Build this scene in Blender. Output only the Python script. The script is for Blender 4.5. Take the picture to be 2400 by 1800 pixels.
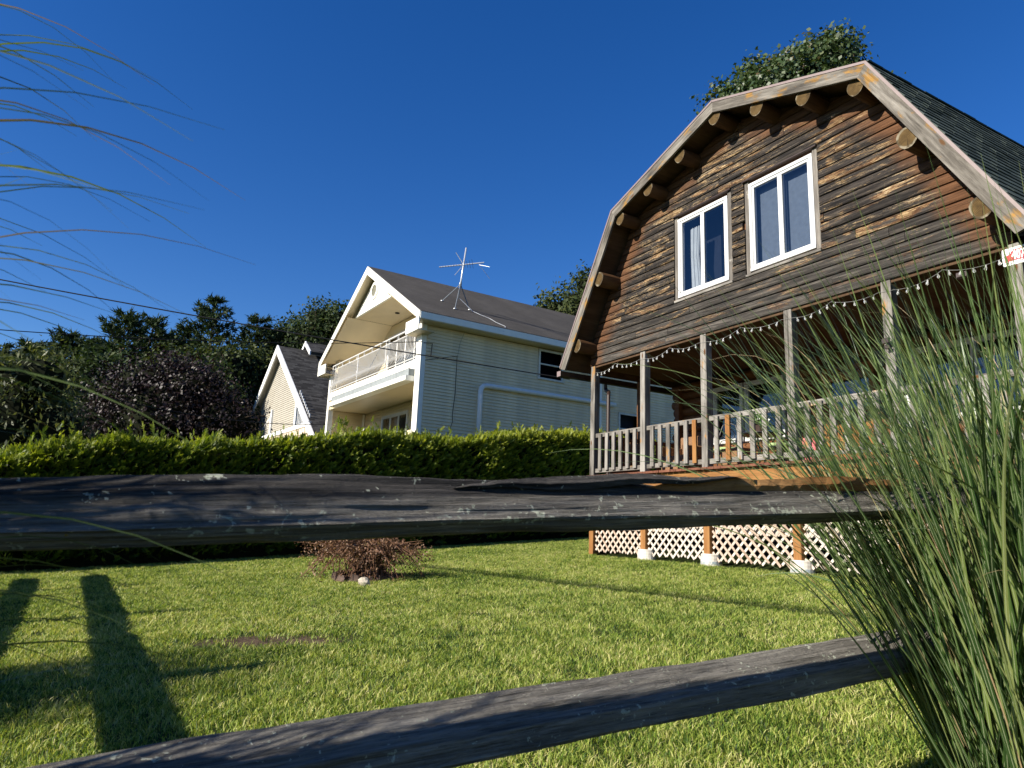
import bpy, bmesh, math, random
import numpy as np
from math import sin, cos, pi, radians, atan2, sqrt, hypot
from mathutils import Vector, Matrix, noise as mnoise

for o in list(bpy.data.objects):
    bpy.data.objects.remove(o)
rnd = random.Random(7)
NR = np.random.RandomState(11)
scene = bpy.context.scene
COL = scene.collection

# ------------------------------------------------------------------ camera
FOC, PITCH, ROLL = 1664.0, radians(11.333), radians(2.182)
cam = bpy.data.cameras.new('camera')
cam.sensor_width = 36.0
cam.lens = FOC * 36.0 / 2400.0
cam.clip_start, cam.clip_end = 0.05, 3000.0
cam.dof.use_dof = True
cam.dof.focus_distance = 9.0
cam.dof.aperture_fstop = 8.0
camo = bpy.data.objects.new('camera', cam)
COL.objects.link(camo)
_f = Vector((0, cos(PITCH), sin(PITCH))); _u = Vector((0, -sin(PITCH), cos(PITCH))); _r = Vector((1, 0, 0))
r2 = cos(ROLL) * _r + sin(ROLL) * _u
u2 = -sin(ROLL) * _r + cos(ROLL) * _u
camo.matrix_world = Matrix(((r2.x, u2.x, -_f.x, 0), (r2.y, u2.y, -_f.y, 0), (r2.z, u2.z, -_f.z, 0.5), (0, 0, 0, 1)))
scene.camera = camo

# ------------------------------------------------------------------ light
SUN_AZ, SUN_EL = radians(62.3), radians(29.0)          # azimuth the light travels to
LDIR = Vector((sin(SUN_AZ) * cos(SUN_EL), cos(SUN_AZ) * cos(SUN_EL), -sin(SUN_EL)))
world = bpy.data.worlds.new('World'); scene.world = world
world.use_nodes = True
wn = world.node_tree
bg = wn.nodes['Background']
sky = wn.nodes.new('ShaderNodeTexSky'); sky.sky_type = 'NISHITA'; sky.sun_disc = False
sky.sun_elevation = SUN_EL
sky.sun_rotation = SUN_AZ + pi
sky.altitude = 200.0; sky.air_density = 1.0; sky.dust_density = 0.15; sky.ozone_density = 4.0
hs = wn.nodes.new('ShaderNodeHueSaturation'); hs.inputs['Saturation'].default_value = 1.30; hs.inputs['Hue'].default_value = 0.514
wn.links.new(sky.outputs[0], hs.inputs['Color']); wn.links.new(hs.outputs[0], bg.inputs['Color'])
bg.inputs['Strength'].default_value = 0.072
sun = bpy.data.lights.new('sun', 'SUN'); sun.energy = 5.0; sun.angle = radians(0.5); sun.color = (1.0, 0.93, 0.80)
suno = bpy.data.objects.new('sun', sun); COL.objects.link(suno)
suno.rotation_euler = LDIR.to_track_quat('-Z', 'Y').to_euler()
scene.view_settings.view_transform = 'Standard'
scene.view_settings.look = 'None'
scene.view_settings.exposure = 1.0
scene.view_settings.gamma = 1.0
scene.view_settings.use_curve_mapping = False
scene.render.engine = 'CYCLES'
scene.cycles.max_bounces = 6
scene.cycles.transparent_max_bounces = 12

# ------------------------------------------------------------------ frames
P1 = Vector((1.6534, 14.4426, 0.0))                     # cabin front-left post foot
ROT_CABIN = radians(-60.672)
U = Vector((cos(ROT_CABIN), sin(ROT_CABIN), 0)); D = Vector((-sin(ROT_CABIN), cos(ROT_CABIN), 0))
ROT_HOUSE = radians(-57.246)
C0 = Vector((-2.912, 21.806, 0.0))
HX = Vector((cos(ROT_HOUSE), sin(ROT_HOUSE), 0)); HY = Vector((-sin(ROT_HOUSE), cos(ROT_HOUSE), 0))
HEDGE0 = Vector((-8.4, 12.2, 0)); HEDGE1 = Vector((1.4, 20.8, 0))
HD = (HEDGE1 - HEDGE0).normalized(); HN = Vector((-HD.y, HD.x, 0))     # HN points behind the hedge

def gz(x, y):
    """ground height"""
    d = (x - P1.x) * D.x + (y - P1.y) * D.y
    z = 0.06 * max(-14.0, min(d, 4.0)) + 0.02 * max(0.0, min(d - 4.0, 60.0))
    q = (x - HEDGE0.x) * HN.x + (y - HEDGE0.y) * HN.y
    t = max(0.0, min(1.0, (q - 0.6) / 3.2)); t = t * t * (3 - 2 * t)
    t2 = max(0.0, min(1.0, (q - 8) / 40.0))
    return z + 2.0 * t + 1.6 * t2

# ------------------------------------------------------------------ object helpers
def link(o, parent=None):
    COL.objects.link(o)
    if parent is not None:
        o.parent = parent
    return o

def tag(o, label, cat, group=None, kind=None):
    o['label'] = label
    if cat: o['category'] = cat
    if group: o['group'] = group
    if kind: o['kind'] = kind
    return o

def empty(name, loc=(0, 0, 0), rz=0.0, label=None, cat=None, group=None):
    o = bpy.data.objects.new(name, None)
    o.empty_display_size = 0.2
    COL.objects.link(o); o.location = loc; o.rotation_euler = (0, 0, rz)
    if label: tag(o, label, cat, group)
    return o

class MB:
    """mesh collector"""
    def __init__(self): self.v = []; self.f = []; self.m = []; self.mi = 0
    def add(self, vs, fs):
        b = len(self.v); self.v += [tuple(p) for p in vs]
        self.f += [tuple(b + i for i in f) for f in fs]; self.m += [self.mi] * len(fs)
        return self
    def box(self, x0, x1, y0, y1, z0, z1):
        vs = [(x0, y0, z0), (x1, y0, z0), (x1, y1, z0), (x0, y1, z0), (x0, y0, z1), (x1, y0, z1), (x1, y1, z1), (x0, y1, z1)]
        return self.add(vs, [(0, 3, 2, 1), (4, 5, 6, 7), (0, 1, 5, 4), (1, 2, 6, 5), (2, 3, 7, 6), (3, 0, 4, 7)])
    def cbox(self, x0, x1, y0, y1, z0, z1, b=0.004):
        """box with chamfered edges along its longest axis"""
        L = (x1 - x0, y1 - y0, z1 - z0); ax = L.index(max(L))
        if ax == 2:   sec = [(x0 + b, y0), (x1 - b, y0), (x1, y0 + b), (x1, y1 - b), (x1 - b, y1), (x0 + b, y1), (x0, y1 - b), (x0, y0 + b)]; mk = lambda p, t: (p[0], p[1], t); a, c = z0, z1
        elif ax == 0: sec = [(y0 + b, z0), (y1 - b, z0), (y1, z0 + b), (y1, z1 - b), (y1 - b, z1), (y0 + b, z1), (y0, z1 - b), (y0, z0 + b)]; mk = lambda p, t: (t, p[0], p[1]); a, c = x0, x1
        else:         sec = [(z0 + b, x0), (z1 - b, x0), (z1, x0 + b), (z1, x1 - b), (z1 - b, x1), (z0 + b, x1), (z0, x1 - b), (z0, x0 + b)]; mk = lambda p, t: (p[1], t, p[0]); a, c = y0, y1
        vs = [mk(p, a) for p in sec] + [mk(p, c) for p in sec]
        return self.add(vs, [tuple(range(7, -1, -1)), tuple(range(8, 16))] + [(i, (i + 1) % 8, 8 + (i + 1) % 8, 8 + i) for i in range(8)])
    def prism(self, poly, a, b, ax='y'):
        """poly of 2D points extruded between a and b; ax y: points are (x,z); ax x: (y,z); ax z: (x,y)"""
        mk = {'y': lambda p, t: (p[0], t, p[1]), 'x': lambda p, t: (t, p[0], p[1]), 'z': lambda p, t: (p[0], p[1], t)}[ax]
        n = len(poly)
        vs = [mk(p, a) for p in poly] + [mk(p, b) for p in poly]
        return self.add(vs, [tuple(range(n)), tuple(range(2 * n - 1, n - 1, -1))] + [(i, n + i, n + (i + 1) % n, (i + 1) % n) for i in range(n)])
    def bar(self, a, b, w, h, up=(0, 0, 1)):
        """rectangular bar from a to b, w across, h along up"""
        a = Vector(a); b = Vector(b); d = (b - a).normalized(); up = Vector(up)
        s = d.cross(up)
        if s.length < 1e-5: s = d.cross(Vector((1, 0, 0)))
        s.normalize(); t = s.cross(d).normalized()
        c = [(-w / 2, -h / 2), (w / 2, -h / 2), (w / 2, h / 2), (-w / 2, h / 2)]
        vs = [a + s * x + t * y for x, y in c] + [b + s * x + t * y for x, y in c]
        return self.add(vs, [(0, 1, 2, 3), (7, 6, 5, 4), (0, 4, 5, 1), (1, 5, 6, 2), (2, 6, 7, 3), (3, 7, 4, 0)])
    def tube(self, pts, rad, n=8, cap=True):
        pts = [Vector(p) for p in pts]; k = len(pts)
        if not hasattr(rad, '__len__'): rad = [rad] * k
        vs = []; ref = None
        for i, p in enumerate(pts):
            d = (pts[min(i + 1, k - 1)] - pts[max(i - 1, 0)])
            if d.length < 1e-9: d = Vector((0, 0, 1))
            d.normalize()
            if ref is None:
                ref = d.orthogonal().normalized()
            else:
                ref = (ref - d * ref.dot(d)); ref = ref.normalized() if ref.length > 1e-6 else d.orthogonal().normalized()
            s = d.cross(ref)
            for j in range(n):
                a = 2 * pi * j / n
                vs.append(p + (ref * cos(a) + s * sin(a)) * rad[i])
        fs = [(i * n + j, i * n + (j + 1) % n, (i + 1) * n + (j + 1) % n, (i + 1) * n + j) for i in range(k - 1) for j in range(n)]
        if cap: fs += [tuple(range(n - 1, -1, -1)), tuple(range((k - 1) * n, k * n))]
        return self.add(vs, fs)
    def lathe(self, prof, n=16, c=(0, 0, 0)):
        vs = [(c[0] + r * cos(2 * pi * j / n), c[1] + r * sin(2 * pi * j / n), c[2] + z) for r, z in prof for j in range(n)]
        k = len(prof)
        fs = [(i * n + j, i * n + (j + 1) % n, (i + 1) * n + (j + 1) % n, (i + 1) * n + j) for i in range(k - 1) for j in range(n)]
        return self.add(vs, fs + [tuple(range(n - 1, -1, -1)), tuple(range((k - 1) * n, k * n))])
    def mesh(self, name):
        me = bpy.data.meshes.new(name); me.from_pydata(self.v, [], self.f)
        if any(self.m): me.polygons.foreach_set('material_index', self.m)
        me.update(); return me
    def build(self, name, mat, parent=None, smooth=False, loc=None):
        me = self.mesh(name)
        for m in (mat if isinstance(mat, (list, tuple)) else [mat]): me.materials.append(m)
        if smooth: me.polygons.foreach_set('use_smooth', [True] * len(me.polygons))
        o = bpy.data.objects.new(name, me)
        if loc is not None: o.location = loc
        return link(o, parent)

def np_mesh(name, verts, faces, mat, parent=None, smooth=False, attr=None):
    """verts (n,3), faces (m,k) numpy arrays; attr: dict name -> per-face float"""
    me = bpy.data.meshes.new(name)
    n, m, k = len(verts), len(faces), faces.shape[1]
    me.vertices.add(n); me.vertices.foreach_set('co', np.ascontiguousarray(verts, dtype=np.float32).ravel())
    me.loops.add(m * k); me.loops.foreach_set('vertex_index', np.ascontiguousarray(faces, dtype=np.int32).ravel())
    me.polygons.add(m); me.polygons.foreach_set('loop_start', np.arange(0, m * k, k, dtype=np.int32))
    if attr:
        for an, arr in attr.items():
            a = me.attributes.new(an, 'FLOAT', 'FACE'); a.data.foreach_set('value', np.ascontiguousarray(arr, dtype=np.float32))
    me.update(calc_edges=True)
    if smooth: me.polygons.foreach_set('use_smooth', [True] * m)
    for mm in (mat if isinstance(mat, (list, tuple)) else [mat]): me.materials.append(mm)
    o = bpy.data.objects.new(name, me)
    return link(o, parent)

# ------------------------------------------------------------------ material helpers
class NB:
    def __init__(self, name):
        self.m = bpy.data.materials.new(name); self.m.use_nodes = True
        self.t = self.m.node_tree; self.b = self.t.nodes['Principled BSDF']; self.out = self.t.nodes['Material Output']
        self._tc = None
    def n(self, typ, **kw):
        x = self.t.nodes.new('ShaderNode' + typ)
        for k, v in kw.items(): setattr(x, k, v)
        return x
    def set(self, sock, v):
        if hasattr(v, 'is_linked'): self.t.links.new(v, sock)
        elif isinstance(v, (tuple, list)) and len(v) == 3 and sock.type == 'RGBA': sock.default_value = (*v, 1)
        else: sock.default_value = v
    def coord(self, kind='Object'):
        if self._tc is None: self._tc = self.n('TexCoord')
        return self._tc.outputs[kind]
    def pos(self): return self.n('NewGeometry').outputs['Position']
    def rand(self): return self.n('ObjectInfo').outputs['Random']
    def map(self, vec, scale=(1, 1, 1), loc=(0, 0, 0), rot=(0, 0, 0)):
        x = self.n('Mapping'); self.set(x.inputs['Vector'], vec); self.set(x.inputs['Scale'], scale); self.set(x.inputs['Location'], loc); x.inputs['Rotation'].default_value = rot
        return x.outputs[0]
    def noise(self, vec, scale=5, detail=4, rough=0.55, dist=0.0, out='Fac'):
        x = self.n('TexNoise'); self.set(x.inputs['Vector'], vec); x.inputs['Scale'].default_value = scale
        x.inputs['Detail'].default_value = detail; x.inputs['Roughness'].default_value = rough; x.inputs['Distortion'].default_value = dist
        return x.outputs[out]
    def voro(self, vec, scale=5, feature='F1', out='Distance', rnd_=1.0):
        x = self.n('TexVoronoi'); x.feature = feature; self.set(x.inputs['Vector'], vec); x.inputs['Scale'].default_value = scale; x.inputs['Randomness'].default_value = rnd_
        return x.outputs[out]
    def ramp(self, fac, stops, interp='LINEAR'):
        x = self.n('ValToRGB'); self.set(x.inputs[0], fac); cr = x.color_ramp; cr.interpolation = interp
        while len(cr.elements) > 1: cr.elements.remove(cr.elements[-1])
        for i, (p, c) in enumerate(stops):
            e = cr.elements[0] if i == 0 else cr.elements.new(p)
            e.position = p; e.color = (*c, 1) if hasattr(c, '__len__') else (c, c, c, 1)
        return x.outputs[0]
    def mix(self, fac, a, b, mode='MIX'):
        x = self.n('Mix'); x.data_type = 'RGBA'; x.blend_type = mode
        self.set(x.inputs[0], fac); self.set(x.inputs[6], a); self.set(x.inputs[7], b)
        return x.outputs[2]
    def math(self, op, a, b=0.0, c=0.0, clamp=False):
        x = self.n('Math'); x.operation = op; x.use_clamp = clamp
        self.set(x.inputs[0], a); self.set(x.inputs[1], b); self.set(x.inputs[2], c)
        return x.outputs[0]
    def step(self, v, a, b):
        x = self.n('MapRange'); x.interpolation_type = 'SMOOTHSTEP'; self.set(x.inputs[0], v); x.inputs[1].default_value = a; x.inputs[2].default_value = b
        return x.outputs[0]
    def sep(self, vec):
        x = self.n('SeparateXYZ'); self.set(x.inputs[0], vec); return x.outputs
    def comb(self, a, b, c):
        x = self.n('CombineXYZ'); self.set(x.inputs[0], a); self.set(x.inputs[1], b); self.set(x.inputs[2], c); return x.outputs[0]
    def vadd(self, a, b):
        x = self.n('VectorMath'); x.operation = 'ADD'; self.set(x.inputs[0], a); self.set(x.inputs[1], b); return x.outputs[0]
    def attr(self, name, typ='GEOMETRY', out='Fac'):
        x = self.n('Attribute'); x.attribute_name = name; x.attribute_type = typ; return x.outputs[out]
    def bump(self, h, strength=0.4, dist=0.01):
        x = self.n('Bump'); x.inputs['Strength'].default_value = strength; x.inputs['Distance'].default_value = dist
        self.set(x.inputs['Height'], h); self.t.links.new(x.outputs[0], self.b.inputs['Normal']); return self
    def base(self, c, rough=0.8, spec=0.3, metal=0.0):
        self.set(self.b.inputs['Base Color'], c); self.set(self.b.inputs['Roughness'], rough)
        self.b.inputs['Specular IOR Level'].default_value = spec; self.b.inputs['Metallic'].default_value = metal
        return self

def plain(name, c, rough=0.7, spec=0.3, metal=0.0, var=0.12, scale=6.0, bump=0.0):
    """a colour with soft mottling"""
    m = NB(name)
    v = m.coord(); n1 = m.noise(v, scale, 5, 0.6)
    lo = tuple(x * (1 - var * 1.6) for x in c); hi = tuple(min(1, x * (1 + var)) for x in c)
    m.base(m.ramp(n1, [(0.3, lo), (0.7, hi)]), rough, spec, metal)
    if bump: m.bump(m.noise(v, scale * 8, 4), bump, 0.004)
    return m.m

def wood(name, cols, axis='x', stretch=14.0, scale=3.0, knots=None, rough=0.85, bump=0.5, patch=None, patch_amt=(0.55, 0.7), fine=0.5):
    """weathered timber: cols = ramp stops, streaks along the axis, knots, stain patches, its own offset on each piece"""
    m = NB(name)
    off = m.math('MULTIPLY', m.rand(), 57.0)
    v = m.vadd(m.coord(), m.comb(off, m.math('MULTIPLY', off, 1.7), m.math('MULTIPLY', off, 0.6)))
    sc = {'x': (1, stretch, stretch), 'y': (stretch, 1, stretch), 'z': (stretch, stretch, 1)}[axis]
    g = m.noise(m.map(v, sc), scale, 6, 0.62, 0.4)
    big = m.noise(m.map(v, {'x': (1, 3, 3), 'y': (3, 1, 3), 'z': (3, 3, 1)}[axis]), 1.6, 3, 0.5)
    fac = m.math('ADD', m.math('MULTIPLY', g, fine), m.math('MULTIPLY', big, 1 - fine))
    fac = m.math('ADD', fac, m.math('MULTIPLY', m.math('SUBTRACT', m.rand(), 0.5), 0.12))
    c = m.ramp(fac, cols)
    if patch:
        p = m.step(m.noise(m.map(v, {'x': (1, 2.2, 2.2), 'y': (2.2, 1, 2.2), 'z': (2.2, 2.2, 1)}[axis]), 2.3, 5, 0.6), *patch_amt)
        c = m.mix(p, c, m.mix(m.step(g, 0.35, 0.65), tuple(x * 0.6 for x in patch), patch))
    if knots:
        k = m.voro(m.map(v, {'x': (0.5, 1.4, 1.4), 'y': (1.4, 0.5, 1.4), 'z': (1.4, 1.4, 0.5)}[axis]), 3.2)
        c = m.mix(m.math('SUBTRACT', 1.0, m.step(k, 0.05, 0.13)), c, knots)
    fg = m.noise(m.map(v, tuple(s * 4 if s > 1 else 1 for s in sc)), scale * 2, 3, 0.7)
    c = m.mix(m.math('MULTIPLY', m.step(fg, 0.5, 0.72), 0.55), c, tuple(x * 0.25 for x in cols[0][1]))
    m.base(c, rough, 0.2)
    m.bump(m.math('ADD', g, m.math('MULTIPLY', fg, 0.7)), bump, 0.006)
    return m.m

def leafmat(name, stops, trans=0.35, rough=0.45, spec=0.35, attr='rnd', tcol=1.5):
    m = NB(name)
    c = m.ramp(m.attr(attr), stops)
    m.base(c, rough, spec)
    tr = m.n('BsdfTranslucent'); m.set(tr.inputs[0], m.mix(1.0, c, (tcol, tcol, tcol * 0.45), 'MULTIPLY'))
    mx = m.n('MixShader'); mx.inputs[0].default_value = trans
    m.t.links.new(m.b.outputs[0], mx.inputs[1]); m.t.links.new(tr.outputs[0], mx.inputs[2])
    m.t.links.new(mx.outputs[0], m.out.inputs[0])
    return m.m

def glass(name, tint=(0.9, 0.95, 1.0), refl=0.30, rough=0.02):
    m = NB(name)
    tr = m.n('BsdfTransparent'); m.set(tr.inputs[0], tint)
    gl = m.n('BsdfGlossy'); gl.inputs['Roughness'].default_value = rough
    lw = m.n('LayerWeight'); lw.inputs[0].default_value = 0.35
    f = m.math('ADD', m.math('MULTIPLY', lw.outputs['Fresnel'], 0.8), refl * 0.6, clamp=True)
    mx = m.n('MixShader'); m.set(mx.inputs[0], f)
    m.t.links.new(tr.outputs[0], mx.inputs[1]); m.t.links.new(gl.outputs[0], mx.inputs[2]); m.t.links.new(mx.outputs[0], m.out.inputs[0])
    return m.m
# ================================================================== ground and lawn
def make_ground():
    m = NB('lawn_soil')
    p = m.pos()
    n1 = m.noise(p, 0.9, 4); n2 = m.noise(p, 30, 5, 0.7)
    grass = m.ramp(m.math('ADD', m.math('MULTIPLY', n1, 0.5), m.math('MULTIPLY', n2, 0.5)), [(0.3, (0.012, 0.018, 0.006)), (0.5, (0.032, 0.046, 0.012)), (0.72, (0.075, 0.085, 0.026))])
    x = m.sep(p)
    ex = m.math('MULTIPLY', m.math('SUBTRACT', x[0], -1.75), 1.05); ey = m.math('MULTIPLY', m.math('SUBTRACT', x[1], 5.75), 2.2)
    r = m.math('SQRT', m.math('ADD', m.math('MULTIPLY', ex, ex), m.math('MULTIPLY', ey, ey)))
    bare = m.math('SUBTRACT', 1.0, m.step(m.math('ADD', r, m.math('MULTIPLY', m.math('SUBTRACT', n2, 0.5), 0.9)), 0.42, 0.80))
    dirt = m.ramp(n2, [(0.3, (0.035, 0.022, 0.014)), (0.7, (0.14, 0.10, 0.065))])
    m.base(m.mix(bare, grass, dirt), 0.95, 0.1)
    m.bump(n2, 0.8, 0.02)
    s = np.linspace(-1, 1, 151)
    ax = np.sign(s) * (np.abs(s) ** 1.0 * 18 + np.abs(s) ** 6 * 500)
    X, Y = np.meshgrid(ax, ax + 12, indexing='ij')
    Z = np.vectorize(gz)(X, Y)
    V = np.stack([X, Y, Z], -1).reshape(-1, 3)
    k = len(ax); i = np.arange(k - 1)
    a = (i[:, None] * k + i[None, :]).ravel()
    F = np.stack([a, a + k, a + k + 1, a + 1], 1)
    o = np_mesh('lawn', V, F, m.m, smooth=True)
    o['kind'] = 'structure'
    o['label'] = 'mown lawn rising gently towards the cabin and hedge'
make_ground()

def blade_tuft(seed, n, h, spread, w):
    r = np.random.RandomState(seed); V = []; F = []; A = []
    for i in range(n):
        a = r.rand() * 2 * pi; rr = spread * sqrt(r.rand()); x, y = rr * cos(a), rr * sin(a)
        hh = h * (0.5 + 0.7 * r.rand()); la = r.rand() * 2 * pi; ln = hh * (0.2 + 1.1 * r.rand() ** 1.4)
        ta = r.rand() * pi; tx, ty = cos(ta) * w * 0.5, sin(ta) * w * 0.5
        b = len(V)
        dx, dy = cos(la) * ln, sin(la) * ln
        V += [(x - tx, y - ty, -0.01), (x + tx, y + ty, -0.01), (x + dx * .35 + tx * .85, y + dy * .35 + ty * .85, hh * .6), (x + dx * .35 - tx * .85, y + dy * .35 - ty * .85, hh * .6), (x + dx, y + dy, hh)]
        F += [(b, b + 1, b + 2), (b, b + 2, b + 3), (b + 3, b + 2, b + 4)]
        A += [r.rand()] * 3
    return np.array(V), np.array(F), np.array(A)

def make_lawn_grass():
    m = NB('grass_blade')
    p = m.pos()
    big = m.noise(p, 0.55, 3); mid = m.noise(p, 3.0, 4, 0.6)
    f = m.math('ADD', m.math('ADD', m.math('ADD', m.math('MULTIPLY', big, 0.42), m.math('MULTIPLY', mid, 0.40)), m.math('MULTIPLY', m.attr('rnd'), 0.46)), m.math('MULTIPLY', m.math('SUBTRACT', m.rand(), .5), .22))
    c = m.ramp(f, [(0.36, (0.012, 0.034, 0.007)), (0.48, (0.070, 0.135, 0.018)), (0.60, (0.20, 0.285, 0.040)), (0.76, (0.37, 0.40, 0.095)), (0.94, (0.58, 0.53, 0.26))])
    m.base(c, 0.5, 0.25)
    tr = m.n('BsdfTranslucent'); m.set(tr.inputs[0], m.mix(1.0, c, (1.5, 1.5, 0.5), 'MULTIPLY'))
    mx = m.n('MixShader'); mx.inputs[0].default_value = 0.30
    m.t.links.new(m.b.outputs[0], mx.inputs[1]); m.t.links.new(tr.outputs[0], mx.inputs[2]); m.t.links.new(mx.outputs[0], m.out.inputs[0])
    tc = bpy.data.collections.new('grass_tufts')
    for k in range(6):
        V, F, A = blade_tuft(100 + k, 24, (0.034, 0.040, 0.046, 0.038, 0.052, 0.07)[k], 0.075, 0.0042)
        o = np_mesh('tuft', V, F, m.m, attr={'rnd': A})
        COL.objects.unlink(o); tc.objects.link(o)
    # points on the lawn, denser near the fence
    N = 420000
    az = NR.uniform(radians(-48), radians(48), N); r = np.sqrt(NR.uniform(1.9 ** 2, 23.5 ** 2, N))
    x, y = r * np.sin(az), r * np.cos(az)
    dens = N / (0.5 * radians(96) * (23.5 ** 2 - 1.9 ** 2))
    want = np.clip(540 * (3.0 / r) ** 0.80, 70, 480)
    keep = NR.rand(N) < want / dens
    q = (x - HEDGE0.x) * HN.x + (y - HEDGE0.y) * HN.y
    uu = (x - P1.x) * U.x + (y - P1.y) * U.y; dd = (x - P1.x) * D.x + (y - P1.y) * D.y
    keep &= (q < 0.05) & ~((uu > -0.02) & (dd > -0.02))
    e = np.hypot((x + 1.75) * 1.05, (y - 5.75) * 2.2) + (NR.rand(N) - .5) * .5
    keep &= (e > 0.62) | (NR.rand(N) < 0.10)
    print('grass density cap', dens, 'tufts', keep.sum())
    x, y, r = x[keep], y[keep], r[keep]; n = len(x)
    z = np.array([gz(a, b) for a, b in zip(x, y)])
    me = bpy.data.meshes.new('lawn_grass'); me.vertices.add(n)
    me.vertices.foreach_set('co', np.stack([x, y, z], 1).astype(np.float32).ravel())
    a = me.attributes.new('rot', 'FLOAT_VECTOR', 'POINT')
    a.data.foreach_set('vector', np.stack([NR.uniform(-.15, .15, n), NR.uniform(-.15, .15, n), NR.uniform(0, 6.28, n)], 1).astype(np.float32).ravel())
    a = me.attributes.new('sca', 'FLOAT_VECTOR', 'POINT')
    lump = np.array([mnoise.noise(Vector((p_ * 1.3, q_ * 1.3, 3.0))) for p_, q_ in zip(x, y)])
    hs = (0.52 + 0.36 * NR.rand(n) + 0.24 * lump); ws = 0.9 + 0.045 * r
    a.data.foreach_set('vector', np.stack([ws, ws, hs], 1).astype(np.float32).ravel())
    a = me.attributes.new('vi', 'INT', 'POINT'); a.data.foreach_set('value', NR.choice(6, n, p=[.19, .19, .19, .19, .19, .05]).astype(np.int32))
    me.update()
    o = bpy.data.objects.new('lawn_grass', me); link(o)
    tag(o, 'short mown green grass blades covering the lawn', 'grass', kind='stuff')
    ng = bpy.data.node_groups.new('scatter_grass', 'GeometryNodeTree')
    ng.interface.new_socket('Geometry', in_out='INPUT', socket_type='NodeSocketGeometry'); ng.interface.new_socket('Geometry', in_out='OUTPUT', socket_type='NodeSocketGeometry')
    gi = ng.nodes.new('NodeGroupInput'); go = ng.nodes.new('NodeGroupOutput')
    ci = ng.nodes.new('GeometryNodeCollectionInfo'); ci.inputs['Collection'].default_value = tc
    ci.inputs['Separate Children'].default_value = True; ci.inputs['Reset Children'].default_value = True
    ip = ng.nodes.new('GeometryNodeInstanceOnPoints'); ip.inputs['Pick Instance'].default_value = True
    def na(name, typ):
        x_ = ng.nodes.new('GeometryNodeInputNamedAttribute'); x_.data_type = typ; x_.inputs['Name'].default_value = name; return x_.outputs['Attribute']
    L = ng.links.new
    L(gi.outputs[0], ip.inputs['Points']); L(ci.outputs[0], ip.inputs['Instance'])
    L(na('vi', 'INT'), ip.inputs['Instance Index']); L(na('rot', 'FLOAT_VECTOR'), ip.inputs['Rotation']); L(na('sca', 'FLOAT_VECTOR'), ip.inputs['Scale'])
    L(ip.outputs[0], go.inputs[0])
    md = o.modifiers.new('scatter', 'NODES'); md.node_group = ng
make_lawn_grass()
# ================================================================== log cabin
GREYWOOD = [(0.30, (0.045, 0.040, 0.035)), (0.43, (0.13, 0.118, 0.104)), (0.56, (0.24, 0.222, 0.20)), (0.78, (0.42, 0.395, 0.36))]
M_post = wood('weathered_grey_post', GREYWOOD, 'z', 16, 2.4, knots=(0.10, 0.045, 0.015), patch=(0.36, 0.19, 0.060), patch_amt=(0.60, 0.70))
M_railx = wood('weathered_grey_rail', GREYWOOD, 'x', 16, 2.4, knots=(0.12, 0.05, 0.015), patch=(0.48, 0.28, 0.10), patch_amt=(0.60, 0.72))
M_rake = wood('silvery_rake_board', [(0.32, (0.035, 0.030, 0.025)), (0.46, (0.11, 0.098, 0.083)), (0.58, (0.20, 0.182, 0.158)), (0.80, (0.36, 0.335, 0.295))], 'x', 12, 2.0, knots=(0.10, 0.05, 0.02), patch=(0.32, 0.175, 0.045), patch_amt=(0.54, 0.66))
M_fresh = wood('orange_cedar', [(0.25, (0.13, 0.055, 0.018)), (0.5, (0.25, 0.115, 0.038)), (0.75, (0.36, 0.19, 0.07))], 'z', 16, 2.4, knots=(0.10, 0.03, 0.01))
M_joist = wood('orange_rim_joist', [(0.25, (0.12, 0.052, 0.018)), (0.5, (0.24, 0.115, 0.038)), (0.75, (0.34, 0.185, 0.07))], 'x', 14, 1.6, knots=(0.12, 0.04, 0.015))
M_deck = wood('red_brown_deck', [(0.25, (0.07, 0.026, 0.016)), (0.5, (0.15, 0.06, 0.036)), (0.8, (0.24, 0.11, 0.07))], 'y', 14, 2.0)
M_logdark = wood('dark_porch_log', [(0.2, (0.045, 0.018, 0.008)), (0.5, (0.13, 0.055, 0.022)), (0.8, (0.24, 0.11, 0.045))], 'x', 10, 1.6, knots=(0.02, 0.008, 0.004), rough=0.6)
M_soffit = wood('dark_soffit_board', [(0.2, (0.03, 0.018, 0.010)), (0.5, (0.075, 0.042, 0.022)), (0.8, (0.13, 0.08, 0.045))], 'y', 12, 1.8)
M_purlin = wood('purlin_log', [(0.2, (0.03, 0.015, 0.007)), (0.5, (0.085, 0.042, 0.018)), (0.8, (0.16, 0.09, 0.042))], 'y', 10, 2.0, rough=0.7)
M_lattice = wood('pale_lattice', [(0.25, (0.33, 0.27, 0.215)), (0.5, (0.50, 0.435, 0.37)), (0.8, (0.66, 0.60, 0.53))], 'x', 10, 2.0, fine=0.3)
M_lattice2 = wood('brown_lattice', [(0.25, (0.25, 0.17, 0.12)), (0.5, (0.42, 0.31, 0.24)), (0.8, (0.6, 0.5, 0.42))], 'x', 10, 2.0, fine=0.3)
M_white = plain('white_vinyl', (0.60, 0.60, 0.595), 0.35, 0.4, var=0.03)
M_glass = glass('window_glass', refl=0.12)
M_glassdim = glass('dark_window_glass', tint=(.6, .62, .65), refl=-0.25)
M_dark = plain('dark_room', (0.012, 0.014, 0.020), 0.9, 0.05)
M_gutter = plain('dark_brown_gutter', (0.035, 0.02, 0.016), 0.4, 0.5)
M_pink = plain('faded_brown_metal', (0.20, 0.15, 0.142), 0.45, 0.5, var=0.08)
M_concrete = None

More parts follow.
